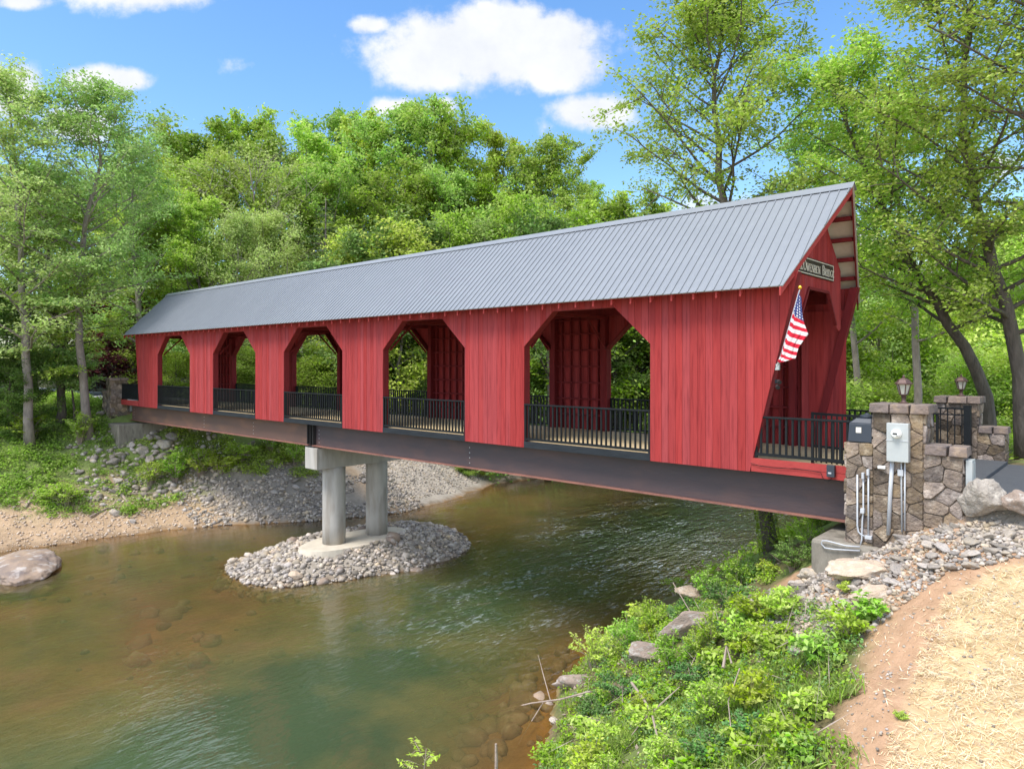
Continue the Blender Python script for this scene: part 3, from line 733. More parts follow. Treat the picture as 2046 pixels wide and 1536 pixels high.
masonry(pil2, 35.9, 36.417, 4.905, 5.24, -.8, .53, 85, name='wing')
capping(pil2, 36.34, 37.28, 4.80, 5.6, 1.193, 1.35, 8); capping(pil2, 37.23, 37.79, 4.83, 5.32, .533, .69, 9, 2)
capping(pil2, 35.85, 36.40, 4.83, 5.32, .533, .69, 19, 2)
t = MB(); t.lathe((0, 0, 0), [(.045, 0), (.045, .02), (.03, .03)], 16)
t.v = [(37.02+v[0], 4.86-v[2], .62+v[1]) for v in t.v]; t.build('keypad', M['white'], pil2)
pil3 = thing('stone_pillar', 'tall narrow field stone pillar at the far left end of the bridge railing', 'stone pillar', (-1.8, -.1, -1), G_PIL)
masonry(pil3, -2.1, -1.5, -.50, .30, -1.05, 1.18, 91, name='column'); capping(pil3, -2.18, -1.42, -.58, .38, 1.183, 1.34, 12, 2)
masonry(pil3, -2.75, -2.103, -.495, -.1, -1.05, .50, 95, name='wing'); capping(pil3, -2.8, -2.2, -.57, -.03, .503, .62, 14, 2)
masonry(pil3, -2.0, -1.52, .303, 4.6, -1.05, -.14, 97, name='wing')
pil4 = thing('stone_pillar', 'field stone pillar on the forest side of the far bridge end', 'stone pillar', (-1.8, 4.6, -.2), G_PIL)
masonry(pil4, -2.1, -1.5, 4.61, 5.2, -1.0, 1.18, 101, name='column', faces='F+-'); capping(pil4, -2.18, -1.42, 4.53, 5.28, 1.183, 1.34, 13, 2)

# abutments
ab = tag(MB().box(35.42, 36.6, -.68, 4.75, -2.7, -1.13).build('abutment', M['concrete_old'], bevel=.07), 'weathered concrete abutment block under the near end of the steel girders', 'abutment', 'concrete abutments')
ab2 = tag(MB().box(-2.2, .35, -.75, 4.9, -2.6, -1.065).build('abutment', M['concrete_old'], bevel=.05), 'concrete abutment under the far stone pillar, above the rocky bank', 'abutment', 'concrete abutments')
for (x0, x1) in ((35.5, 35.9), (-.85, -.5)):
    pass

# ------------------------------------------------------------------ road
t = MB(); t.box(37.82, 80, .2, 4.55, -.6, -.085); tag(t.build('asphalt_road', M['asphalt']), kind='structure')
t = MB(); t.box(36.41, 37.815, .35, 4.5, -.4, -.02); tag(t.build('bridge_approach', M['asphalt']), kind='structure')
t = MB(); t.box(-60, -1.46, .45, 4.5, -.5, -.045); tag(t.build('far_road', M['pale_road']), kind='structure')
t = MB(); t.add([(-60, 4.6, -.03), (-17, 4.6, -.03), (-13, 13, .05), (-60, 18, .05)], [(0, 1, 2, 3)])
tag(t.build('far_driveway', M['pale_road']), kind='structure')

# ------------------------------------------------------------------ gate
gate = thing('iron_gate', 'black iron gate leaf standing open against the farther stone pillar', 'gate', (36.6, 4.66, -.05))
t = MB(); t.box(36.98, 37.12, 4.60, 4.74, -.08, 1.16); t.build('post', M['black'], gate)
t = MB()
for k in range(8): x = 35.95+k*.142; t.box(x-.012, x+.012, 4.658, 4.682, .02, 1.10)
t.build('bars', M['black'], gate)
t = MB(); t.box(35.88, 36.975, 4.65, 4.69, 1.06, 1.10); t.box(35.88, 36.975, 4.65, 4.69, .92, .95); t.box(35.88, 36.975, 4.65, 4.69, .04, .08); t.box(35.88, 35.92, 4.648, 4.692, 0, 1.12)
t.build('gate_frame', M['black'], gate)
gate2 = thing('iron_gate', 'black iron gate leaf swung inward behind the near railing and plastic cover', 'gate', (35.6, .7, .03))
t = MB()
for k in range(14): x = 34.98+k*.11; y = .95-.35*k/14; t.box(x-.013, x+.013, y-.013, y+.013, .07, 1.06)
t.build('bars', M['black'], gate2)
t = MB()
for z in (1.07, .12, .40): t.bar((34.9, .975, z), (36.5, .585, z), .035, .05)
t.bar((34.9, .975, .04), (34.9, .975, 1.10), .05, .05, up=(0, 1, 0)); t.build('gate_frame', M['black'], gate2)

# ------------------------------------------------------------------ lanterns
def lantern(name, label, x, y, z):
    T = thing(name, label, 'lantern', (x, y, z), 'bronze lanterns on the gate pillars')
    MB().lathe((x, y, z), [(.085, 0), (.085, .02), (.045, .035), (.032, .06), (.032, .10), (.05, .115), (.03, .13), (.055, .155), (.075, .165)], 12).build('stem', M['lantern'], T)
    MB().lathe((x, y, z), [(.058, .166), (.108, .345)], 6).build('glass', M['glass'], T)
    t = MB()
    for k in range(6):
        a = 2*PI*k/6; t.bar((x+.064*math.cos(a), y+.064*math.sin(a), z+.166), (x+.114*math.cos(a), y+.114*math.sin(a), z+.345), .014, .014)
    t.lathe((x, y, z), [(.075, .158), (.075, .172)], 6); t.build('frame', M['lantern'], T)
    MB().lathe((x, y, z), [(.145, .343), (.150, .358), (.118, .385), (.095, .42), (.06, .445), (.035, .455)], 6).build('roof', M['lantern'], T)
    MB().lathe((x, y, z), [(.03, .455), (.016, .465), (.024, .48), (.02, .495), (.004, .51)], 10).build('finial', M['lantern'], T)
lantern('pillar_lantern', 'bronze lantern on top of the meter pillar, the nearer of the two', 36.86, -.19, 1.395)
lantern('pillar_lantern', 'bronze lantern on the pillar across the road, beside the iron gate', 36.84, 5.2, 1.345)

# ------------------------------------------------------------------ electric meter and conduits
YF = -.56
def P(u, v, y=YF): return onY(u, v, y)
mt = thing('electric_meter', 'grey electric meter cabinet with a round glass meter on the stone pillar', 'electric meter', (36.9, -.55, .3))
a = P(1771, 921, -.69); b = P(1815, 847, -.69)
c0 = MB().box(a.x, b.x, -.69, -.545, a.z, b.z).build('cabinet', M['grey_metal'], mt, bevel=.008)
zm = P(1790, 880, -.69).z
MB().box(a.x-.005, b.x+.005, -.70, -.6905, zm-.006, zm+.004).build('seam', M['conduit'], c0)
cx_ = P(1791, 866, -.69)
t = MB(); t.lathe((0, 0, 0), [(.082, 0), (.082, .02), (.072, .024), (.070, .08), (.05, .10)], 24); t.v = [(cx_.x+v[0], -.69-v[2], cx_.z+v[1]) for v in t.v]
dial = t.build('meter', M['white'], mt)
t = MB(); t.box(cx_.x-.035, cx_.x+.035, -.795, -.79, cx_.z-.012, cx_.z+.018); t.box(cx_.x+.01, cx_.x+.05, -.793, -.789, cx_.z-.035, cx_.z-.028); t.build('display', M['steel_dark'], dial)
def conduit(label, pts, r, boxes=()):
    T = thing('conduit', label, 'conduit', P(*pts[-1][:2]), 'grey conduits on the stone pillar')
    MB().tube([P(*p) for p in pts], r, 10).build('pipe', M['conduit'], T, smooth=True)
    for (u, v, w_, h_) in boxes:
        q = P(u, v); t = MB().box(q.x-w_/2, q.x+w_/2, YF-.05, YF+.03, q.z-h_/2, q.z+h_/2); t.build('junction_box', M['conduit'], T, bevel=.006)
conduit('thickest grey conduit running straight down from the meter cabinet', [(1783, 921), (1779, 980), (1775, 1068)], .034)
conduit('thin grey conduit with a junction box directly below the meter cabinet', [(1801, 921), (1801, 955), (1802, 1062)], .014, [(1800, 944, .085, .11)])
conduit('thin bare conduit at the right under the meter cabinet', [(1808, 921), (1808, 1060)], .014)
conduit('leftmost conduit on the pillar, bending at its foot', [(1713, 948), (1713, 1050), (1715, 1062), (1721, 1068), (1728, 1071)], .015)
conduit('conduit with two small boxes, second from the left of the pillar', [(1725, 946), (1725, 1018), (1723, 1040), (1722, 1078), (1718, 1092)], .014, [(1724, 1020, .065, .085), (1725, 950, .04, .11)])
conduit('conduit ending in a box at its foot, third from the left of the pillar', [(1735, 940), (1735, 1074)], .014, [(1735, 943, .04, .11), (1736, 1073, .11, .06)])
q = [P(1718, 1092, -.72), P(1690, 1090, -.72), P(1652, 1080, -.72), P(1643, 1080, -.72), P(1641, 1086, -.72), P(1648, 1094, -.72), P(1665, 1097, -.72), P(1718, 1100, -.72)]
tag(MB().tube(q, .013, 8).build('conduit_loop', M['conduit'], smooth=True), 'looped pale conduit lying across the concrete abutment block', 'conduit')
q = P(1762, 933); tag(MB().box(q.x-.06, q.x+.06, -.60, -.53, q.z-.025, q.z+.025).build('wall_light', M['white'], bevel=.005), 'small white rectangular fitting on the pillar left of the meter conduits', 'fitting')
sp = thing('side_panel', 'grey electrical panel on the road side of the meter pillar', 'electrical panel', (37.86, -.33, .2))
c0 = MB().box(37.835, 37.93, -.47, -.20, -.15, .52).build('cabinet', M['grey_metal'], sp, bevel=.008)
MB().box(37.931, 37.938, -.45, -.22, -.10, .47).build('door', M['grey_metal'], sp)
cv = thing('plastic_cover', 'black plastic equipment cover with a white label on the low pillar wing', 'equipment cover', (36.2, -.28, .69))
a = P(1692, 883, -.5); x0 = 36.03; x1 = 36.425
t = MB(); zb_ = .692
t.hexa([(x0-.01, -.50, zb_), (x1, -.50, zb_), (x1, -.08, zb_), (x0-.01, -.08, zb_), (x0+.01, -.49, zb_+.34), (x1-.005, -.49, zb_+.34), (x1-.005, -.09, zb_+.34), (x0+.01, -.09, zb_+.34)])
t.hexa([(x0+.01, -.49, zb_+.341), (x1-.005, -.49, zb_+.341), (x1-.005, -.09, zb_+.341), (x0+.01, -.09, zb_+.341), (x0+.11, -.42, zb_+.43), (x1-.02, -.42, zb_+.43), (x1-.02, -.15, zb_+.43), (x0+.11, -.15, zb_+.43)])
bd = t.build('body', M['tankbox'], cv, bevel=.014)
t = MB(); t.lathe((x0+.26, -.28, zb_+.431), [(.115, 0), (.125, .02), (.12, .045), (.06, .06), (.03, .085), (.01, .09)], 20); t.build('lid', M['tankbox'], cv)
MB().box(x0+.13, x0+.22, -.502, -.497, zb_+.17, zb_+.27).build('label_plate', M['cream'], cv)
ub = thing('utility_box', 'small black utility box hanging on the red fascia by the pillar', 'utility box', (35.6, -.05, 0))
a = onY(1652, 952, -.06); b = onY(1668, 930, -.06)
MB().box(a.x, b.x, -.085, -.002, a.z, b.z).build('box', M['tankbox'], ub, bevel=.006)
zc_ = (a.z+b.z)/2; MB().box(a.x+.03, a.x+.09, -.09, -.0855, zc_-.05, zc_-.02).build('status_window', M['conduit'], ub)
pts = [(onY(u, v, -.02)) for u, v in [(1500, 925), (1520, 931), (1550, 935), (1590, 936), (1620, 940), (1640, 944), (1646, 958), (1655, 962), (1662, 955)]]
tag(MB().tube(pts, .006, 6).build('cable', M['black']), 'thin black cable sagging along the red fascia to the utility box', 'cable')
fl = thing('flood_light', 'small twin flood light on the slanted end of the near wall', 'flood light', (34.2, -.02, 1.75))
q = onY(1551, 763, -.06)
MB().box(q.x-.03, q.x+.03, -.06, .0, q.z-.03, q.z+.05).build('bracket', M['black'], fl)
for dx, dz in ((.05, .03), (.02, -.07)):
    t = MB(); t.tube([(q.x+dx, -.09, q.z+dz), (q.x+dx+.05, -.15, q.z+dz-.04)], [.025, .045], 10); t.build('lamp_head', M['steel_dark'], fl)

# ------------------------------------------------------------------ sign
sg = thing('bridge_sign', 'dark sign with cream lettering on the gable over the near portal', 'sign', (34.66, 2.05, 4.2))
SX = 34.662; SY0, SY1, SZ0, SZ1 = .60, 3.00, 4.00, 4.38
MB().box(SX, SX+.025, SY0, SY1, SZ0, SZ1).build('board', M['signboard'], sg, bevel=.004)
t = MB(); bx = SX+.026
for (y0, y1, z0, z1) in ((SY0+.02, SY1-.02, SZ0+.02, SZ0+.038), (SY0+.02, SY1-.02, SZ1-.038, SZ1-.02), (SY0+.02, SY0+.038, SZ0+.039, SZ1-.039), (SY1-.038, SY1-.02, SZ0+.039, SZ1-.039)):
    t.box(bx, bx+.004, y0, y1, z0, z1)
t.build('border', M['cream'], sg)
def letter(mb, ch, y, z, w_, h, th):
    """serif capital in the plane x = const; returns nothing"""
    k = .42*th
    def st(a, b, q=th):                    # stroke in letter units
        p0 = (y+a[0]*w_, z+a[1]*h); p1 = (y+b[0]*w_, z+b[1]*h); dy, dz = p1[0]-p0[0], p1[1]-p0[1]; l = math.hypot(dy, dz) or 1; ny, nz = -dz/l*q/2, dy/l*q/2
        mb.prism([(bx, p0[0]+ny, p0[1]+nz), (bx, p0[0]-ny, p0[1]-nz), (bx, p1[0]-ny, p1[1]-nz), (bx, p1[0]+ny, p1[1]+nz)], (.004+.0004*rnd.random(), 0, 0), None)
    def serif(x, zz): st((x-.16, zz), (x+.16, zz), k)
    def arc(cx, cz, rx, rz, a0, a1, n=10):
        pr_ = None
        for i in range(n+1):
            a = math.radians(a0+(a1-a0)*i/n); q = (cx+rx*math.cos(a), cz+rz*math.sin(a))
            if pr_: st(pr_, q, k+(th-k)*abs(math.cos(a-(a1-a0)/n*.009)))
            pr_ = q
    if ch == 'M': st((.12, 0), (.12, 1), k); st((.12, 1), (.5, .1)); st((.5, .1), (.88, 1), k); st((.88, 1), (.88, 0)); serif(.12, .03); serif(.88, .03); serif(.08, .97); serif(.92, .97)
    if ch == 'W': st((.05, 1), (.3, 0)); st((.3, 0), (.5, .9), k); st((.5, .9), (.72, 0)); st((.72, 0), (.95, 1), k); serif(.05, .97); serif(.95, .97); serif(.5, .97)
    if ch == 'N': st((.15, 0), (.15, 1), k); st((.15, 1), (.85, 0)); st((.85, 0), (.85, 1), k); serif(.15, .03); serif(.13, .97); serif(.85, .97)
    if ch == 'E': st((.2, 0), (.2, 1)); st((.1, .97), (.85, .97), k); st((.1, .03), (.88, .03), k); st((.2, .5), (.65, .5), k); st((.85, .8), (.85, .97), k); st((.88, .03), (.88, .22), k)
    if ch == 'B': st((.2, 0), (.2, 1)); st((.1, .97), (.5, .97), k); st((.1, .03), (.55, .03), k); st((.2, .52), (.5, .52), k); arc(.5, .745, .3, .225, -90, 90); arc(.52, .275, .35, .245, -90, 90)
    if ch == 'D': st((.2, 0), (.2, 1)); st((.1, .97), (.45, .97), k); st((.1, .03), (.45, .03), k); arc(.42, .5, .46, .47, -90, 90)
    if ch == 'R': st((.2, 0), (.2, 1)); st((.1, .97), (.5, .97), k); st((.2, .5), (.5, .5), k); arc(.5, .735, .3, .235, -90, 90); st((.45, .5), (.9, .02)); serif(.2, .03); serif(.9, .03)
    if ch == 'I': st((.5, 0), (.5, 1)); serif(.5, .03); serif(.5, .97)
    if ch == 'O': arc(.5, .5, .42, .47, 0, 360, 18)
    if ch in 'cG':
        arc(.52, .5, .42, .47, 48, 312, 14); st((.82, .78), (.86, .95), k)
        if ch == 'G': st((.84, .42), (.84, .1)); st((.66, .42), (.95, .42), k)
t = MB(); yy = .70
for ch, w_, h in [('M', .22, .22), ('c', .10, .15), ('O', .17, .22), ('W', .17, .165), ('E', .115, .165), ('N', .14, .165), ('B', .125, .165), ('E', .115, .165), ('N', .14, .165), (' ', .12, 0),
                  ('B', .15, .22), ('R', .13, .165), ('I', .07, .165), ('D', .14, .165), ('G', .14, .165), ('E', .115, .165)]:
    if ch == ' ': t.build('lettering', M['cream'], sg); t = MB()
    else: letter(t, ch, yy, 4.085, w_*1.03, h, .032 if h > .2 else .025)
    yy += w_*1.075
t.build('lettering', M['cream'], sg)

# ------------------------------------------------------------------ flag
fg = thing('american_flag', 'American flag hanging from a tilted pole on the near wall end', 'flag', (34.58, -.06, 2.07))
B0 = Vector((34.58, -.06, 2.07)); B1 = Vector((35.10, -.30, 3.55))
t = MB(); t.tube([B0, B0*.5+B1*.5, B1], [.014, .013, .011], 10); t.build('pole', M['conduit'], fg, smooth=True)
t = MB(); t.lathe((B1.x, B1.y, B1.z+.02), [(.004, -.04), (.02, -.03), (.034, -.01), (.036, .01), (.022, .032), (.006, .04)], 12); t.build('finial', M['gold'], fg)
t = MB(); t.box(B0.x-.04, B0.x+.02, -.07, -.002, B0.z-.09, B0.z+.03); t.tube([B0-Vector((.05, -.02, .09)), B0+(B1-B0)*.08], .021, 8); t.build('bracket', M['grey_metal'], fg)
NI, NJ = 26, 46
def lerp_pts(P_, s):
    n = len(P_)-1; f = min(s*n, n-1e-6); i = int(f); return P_[i]*(1-(f-i))+P_[i+1]*(f-i)
hoist = [B1-(B1-B0)*.03, B1-(B1-B0)*.25, B1-(B1-B0)*.5, B1-(B1-B0)*.75, B1-(B1-B0)*.93]
fly = [onY(u, v, -.34) for u, v in [(1601, 594), (1604, 622), (1608, 645), (1615, 668), (1596, 694), (1590, 716), (1562, 724)]]
vs = []; uv = []
for j in range(NJ+1):
    s = j/NJ; a = lerp_pts(hoist, s); b = lerp_pts(fly, s)
    for i in range(NI+1):
        q = i/NI; p = a*(1-q)+b*q
        wv = math.sin(q*9+s*3.2)*.045*math.sin(PI*min(1, q*1.2+.05))*(.4+s)+.02*math.sin(q*19-s*7)*q
        p = p+Vector((.3*wv, -abs(wv)*1.2-.06*math.sin(PI*q), -.03*math.sin(PI*q)*s)); vs.append(p); uv.append((q, s))
fs = [(j*(NI+1)+i, j*(NI+1)+i+1, (j+1)*(NI+1)+i+1, (j+1)*(NI+1)+i) for j in range(NJ) for i in range(NI)]
t = MB(); t.add(vs, fs)
fm = D.materials.new('flag_cloth'); fm.use_nodes = True; ns = fm.node_tree.nodes; ln = fm.node_tree.links
uvn = ns.new('ShaderNodeUVMap'); sx = ns.new('ShaderNodeSeparateXYZ'); ln.new(uvn.outputs[0], sx.inputs[0])
def fmth(op, a, b):
    n = ns.new('ShaderNodeMath'); n.operation = op
    for i, v in enumerate((a, b)):
        if isinstance(v, (int, float)): n.inputs[i].default_value = v
        else: ln.new(v, n.inputs[i])
    return n.outputs[0]
U_, V_ = sx.outputs[0], sx.outputs[1]
stripe = fmth('LESS_THAN', fmth('MODULO', fmth('ADD', fmth('MULTIPLY', V_, 9.5), 10), 1), .5)
mA = ns.new('ShaderNodeMixRGB'); ln.new(stripe, mA.inputs[0]); mA.inputs[1].default_value = (.66, .63, .62, 1); mA.inputs[2].default_value = (.55, .006, .028, 1)
canton = fmth('LESS_THAN', fmth('ADD', V_, fmth('MULTIPLY', U_, -.02)), .30)
fx_ = fmth('SUBTRACT', fmth('MODULO', fmth('MULTIPLY', U_, 5), 1), .5); fy_ = fmth('SUBTRACT', fmth('MODULO', fmth('MULTIPLY', V_, 26), 1), .5)
star = fmth('LESS_THAN', fmth('ADD', fmth('MULTIPLY', fx_, fx_), fmth('MULTIPLY', fy_, fy_)), .07)
mB = ns.new('ShaderNodeMixRGB'); ln.new(star, mB.inputs[0]); mB.inputs[1].default_value = (.025, .04, .16, 1); mB.inputs[2].default_value = (.75, .75, .76, 1)
mC = ns.new('ShaderNodeMixRGB'); ln.new(canton, mC.inputs[0]); ln.new(mA.outputs[0], mC.inputs[1]); ln.new(mB.outputs[0], mC.inputs[2])
ln.new(mC.outputs[0], ns['Principled BSDF'].inputs['Base Color']); ns['Principled BSDF'].inputs['Roughness'].default_value = .8
fo = t.build('cloth', fm, fg, smooth=True); ul = fo.data.uv_layers.new(name='UVMap')
for lp in fo.data.loops: ul.data[lp.index].uv = uv[lp.vertex_index]
so = fo.modifiers.new('solid', 'SOLIDIFY'); so.thickness = .003

# ------------------------------------------------------------------ rocks
def rock_arrays(seed, sub=2, cuts=9, rough=.06, flat=(1, .8, .6)):
    r = random.Random(seed); bm = bmesh.new(); bmesh.ops.create_icosphere(bm, subdivisions=sub, radius=1)
    pl = []
    for _ in range(cuts):
        n = Vector((r.gauss(0, 1), r.gauss(0, 1), r.gauss(0, 1))).normalized(); pl.append((n, r.uniform(.52, .86)))
    off = Vector((r.uniform(0, 50),)*3)
    for v in bm.verts:
        p = v.co.copy()
        for n, d in pl:
            e = p.dot(n)-d
            if e > 0: p -= n*e
        p *= 1+rough*(mnoise.noise(p*2.2+off)*2+(mnoise.noise(p*6+off)*1.1 if sub > 2 else 0)+(mnoise.noise(p*14+off)*.5 if sub > 3 else 0))
        v.co = Vector((p.x*flat[0], p.y*flat[1], p.z*flat[2]))
    V_ = np.array([v.co[:] for v in bm.verts]); F_ = np.array([[v.index for v in f.verts] for f in bm.faces]); bm.free()
    return V_, F_
SMALL = [rock_arrays(100+i, 1, 6, .08, (1, random.Random(i).uniform(.65, .95), random.Random(i+9).uniform(.45, .8))) for i in range(14)]
BIG = []
def big_proto(i, m, sub=3, smooth=False, **k):
    V_, F_ = rock_arrays(300+i, sub, 11, .07, **k); return V_, F_
def rots(n, rs, tilt=.5):
    a = rs.rand(n)*2*PI; b = (rs.rand(n)-.5)*2*tilt; c = (rs.rand(n)-.5)*2*tilt
    ca, sa, cb, sb, cc, sc = np.cos(a), np.sin(a), np.cos(b), np.sin(b), np.cos(c), np.sin(c)
    z = np.zeros(n); o = np.ones(n)
    Rz = np.stack([ca, -sa, z, sa, ca, z, z, z, o], -1).reshape(n, 3, 3); Rx = np.stack([o, z, z, z, cb, -sb, z, sb, cb], -1).reshape(n, 3, 3)
    Ry = np.stack([cc, z, sc, z, o, z, -sc, z, cc], -1).reshape(n, 3, 3); return Rz @ Rx @ Ry
def rock_heap(name, pts, sizes, seed, m, label):
    rs = np.random.RandomState(seed); n = len(pts); R_ = rots(n, rs); VV = []; FF = []; o = 0
    for i in range(n):
        V_, F_ = SMALL[rs.randint(len(SMALL))]; VV.append((R_[i] @ (V_*sizes[i]).T).T+pts[i]); FF.append(F_+o); o += len(V_)
    ob = npmesh(name, np.concatenate(VV), np.concatenate(FF), m); tag(ob, label, 'rubble', kind='stuff'); return ob
protos = []
def rock_obj(name, label, cat, loc, size, m, rz=0, tilt=(0, 0), group=None, idx=None, sub=3):
    key = (m.name, idx if idx is not None else rnd.randrange(7), sub)
    me = next((p[1] for p in protos if p[0] == key), None)
    if me is None:
        V_, F_ = rock_arrays(300+key[1]*7, sub, 15 if sub > 2 else 9, .08, (1, 1, 1)); tmp = npmesh('rock', V_, F_, m); me = tmp.data; D.objects.remove(tmp); protos.append((key, me))
    o = D.objects.new(name, me); COL.objects.link(o); o.location = loc; o.scale = size; o.rotation_euler = (tilt[0], tilt[1], rz)
    return tag(o, label, cat, group)
rs = np.random.RandomState(5)
def scatter(n, x0, x1, y0, y1, test):
    x = x0+(x1-x0)*rs.rand(n); y = y0+(y1-y0)*rs.rand(n); k = test(x, y); return x[k], y[k]
# island
def t_is(x, y): return (isl(x, y) < 1.06) & ((((x-17.15)/1.12)**2+((y-2.15)/2.38)**2) > 1)
x, y = scatter(9000, 13, 21, -3, 9, t_is); s = .05+.09*rs.rand(len(x))**1.8
rock_heap('island_rubble', np.stack([x, y, hz(x, y)+s*.25], -1), s*(1+.9*(rs.rand(len(x)) > .94)), 1, M['rock'], 'grey rubble stones heaped round the pier footing in the river')
x, y = scatter(240, 13, 20.4, -2.6, 8.5, lambda x, y: (isl(x, y) < .98) & ((((x-17.15)/1.3)**2+((y-2.15)/2.6)**2) > 1))
for i in range(min(95, len(x))):
    s = .09+.07*rnd.random()**2
    rock_obj('river_rock', 'larger grey stone on the rubble island around the pier', 'rock', (x[i], y[i], h1(x[i], y[i])+s*.3), (s, s*rnd.uniform(.65, .95), s*rnd.uniform(.45, .7)), M['rock_one'], rnd.uniform(0, 6), (rnd.uniform(-.4, .4), rnd.uniform(-.4, .4)), 'larger stones of the pier island', sub=2)
tag(rock_obj('river_rock', 'flat pale stone, largest on the near side of the pier island', 'rock', (*onZ(590, 1150, -5.25)[:2], -5.22), (.38, .26, .16), M['rock_tan'], .3, idx=2))
# left bank gravel
def t_lb(x, y): return (shoreL(y)-x > -.15) & (shoreL(y)-x < 4.6+.8*np.sin(y*1.3)) & (fnoise(x, y, .9, 3, 3) > -.42)
x, y = scatter(9000, 2, 12.5, .3, 10.5, t_lb); s = .045+.10*rs.rand(len(x))**2.2
rock_heap('bank_rubble', np.stack([x, y, hz(x, y)+s*.2], -1), s, 2, M['rock'], 'grey rubble covering the far bank behind the pier')
x, y = scatter(9500, 2, 12.5, 9.5, 22, lambda x, y: (shoreL(y)-x > .6) & (shoreL(y)-x < 6.5)); s = .035+.06*rs.rand(len(x))**2
rock_heap('gravel_bar', np.stack([x, y, hz(x, y)+s*.2], -1), s, 3, M['rock'], 'fine grey gravel mound on the far bank beyond the pier')
x, y = scatter(5500, 0, 8, -9, .6, lambda x, y: (shoreL(y)-x > 0) & (shoreL(y)-x < 4.5)); s = .025+.07*rs.rand(len(x))**3
rock_heap('bank_pebbles', np.stack([x, y, hz(x, y)+s*.2], -1), s, 4, M['rock_tan'], 'pebbles strewn over the sandy foot of the left bank')
x, y = scatter(200, 4, 12.2, .8, 9.5, lambda x, y: (shoreL(y)-x > .1) & (shoreL(y)-x < 4))
for i in range(min(60, len(x))):
    s = .13+.12*rnd.random()**2
    rock_obj('river_rock', 'larger grey stone in the rubble of the far bank', 'rock', (x[i], y[i], h1(x[i], y[i])+s*.3), (s, s*rnd.uniform(.65, .95), s*rnd.uniform(.45, .7)), M['rock_one'], rnd.uniform(0, 6), (rnd.uniform(-.4, .4), rnd.uniform(-.4, .4)), 'larger stones in the far bank rubble', sub=2)
x, y = scatter(420, -1, 5, -3.2, 3.5, lambda x, y: (shoreL(y)-x > 2.6) & (shoreL(y)-x < 8.5)); s = .08+.18*rs.rand(len(x))**1.5
rock_heap('abutment_rubble', np.stack([x, y, hz(x, y)+s*.2], -1), s, 21, M['rock'], 'grey broken rock under the far abutment')
# blocky boulders below the far abutment (surveyed on the bank)
def on_ground(u, v):
    d = ray(u); t = 5.0; pz = None
    while t < 90:
        x = CAM[0]+d[0]*t; y = CAM[1]+d[1]*t; z = 2.1-t*(v-727)/1395
        if z <= h1(x, y): return Vector((x, y, h1(x, y)))
        t += .06
    return Vector((x, y, h1(x, y)))
spots = [(262, 893, .45), (285, 905, .6), (330, 893, .8), (300, 925, .7), (240, 915, .5), (228, 928, .6), (270, 935, .5), (305, 945, .4), (320, 918, .6), (350, 925, .35), (245, 950, .45),
         (235, 965, .45), (255, 970, .4), (272, 978, .4), (225, 985, .35), (190, 1000, .35), (230, 1028, .5), (195, 895, .35), (340, 940, .45), (420, 935, .5), (500, 892, .55), (495, 915, .6),
         (540, 925, .5), (555, 905, .45), (160, 945, .35), (60, 960, .3), (120, 1010, .3), (470, 940, .4), (395, 950, .35), (365, 905, .5), (310, 870, .5), (345, 875, .7), (300, 880, .6), (265, 1045, .3), (330, 1010, .3), (205, 880, .4), (200, 830, .5), (212, 810, .4)]
NUM = ['first', 'second', 'third', 'fourth', 'fifth', 'sixth', 'seventh', 'eighth', 'ninth', 'tenth', 'eleventh', 'twelfth', 'thirteenth', 'fourteenth', 'fifteenth', 'sixteenth', 'seventeenth', 'eighteenth', 'nineteenth', 'twentieth']
tens = lambda i: NUM[i] if i < 20 else ('twenty ' if i < 29 else 'thirty ')+NUM[(i-20) % 10] if i != 29 else 'thirtieth'
for bi, (u, v, s) in enumerate(sorted(spots)):
    p = on_ground(u, v); sz = 'large' if s > .55 else 'medium' if s > .38 else 'small'; s *= .62
    rock_obj('bank_boulder', f'{sz} angular grey boulder, {tens(bi)} from the left on the bank below the far abutment', 'boulder', p+Vector((0, 0, s*.25)), (s, s*rnd.uniform(.6, .9), s*rnd.uniform(.5, .8)), M['rock_one'], rnd.uniform(0, 6), (rnd.uniform(-.5, .5), rnd.uniform(-.5, .5)), 'angular boulders below the far abutment')
q = onZ(20, 1150, WZ)
V_, F_ = rock_arrays(77, 5, 3, .05, (2.1, 1.3, .50)); o = npmesh('river_boulder', V_, F_, M['rock_river'], smooth=True); o.location = (q.x-.35, q.y+.35, WZ+.02); o.rotation_euler = (.05, .05, -.35)
tag(o, 'large rounded boulder rising from the water at the left edge', 'boulder')
# right embankment
def t_rb(x, y): return (x-shoreR(y) > 4.6) & (x < np.interp(y, [-3.2, -2.2, -1.4, -.5], [37.1, 38.0, 38.9, 39.9])) & (y < -.62) & (x > np.interp(y, [-3.4, -1, 0], [36.2, 34.1, 34.0]))
x, y = scatter(9500, 33.5, 39.6, -3.3, -.5, t_rb); s = .018+.048*rs.rand(len(x))**2.0
rock_heap('embankment_rubble', np.stack([x, y, hz(x, y)+s*.3], -1), s, 6, M['rock'], 'broken grey rubble spread below the stone pillar')
x, y = scatter(900, 33.8, 39.4, -3.1, -.6, t_rb)
for i in range(min(100, len(x))):
    s = .055+.075*rnd.random()
    rock_obj('rubble_rock', 'larger broken stone on the rubble slope below the meter pillar', 'rock', (x[i], y[i], h1(x[i], y[i])+s*.35), (s*1.4, s*rnd.uniform(.7, 1.0), s*rnd.uniform(.4, .7)), M['rock_one'], rnd.uniform(0, 6), (rnd.uniform(-.4, .4), rnd.uniform(-.4, .4)), 'larger stones below the near pillar')
x, y = scatter(1500, 37.9, 42, -.75, .35, lambda x, y: y > -.7); s = .012+.02*rs.rand(len(x))
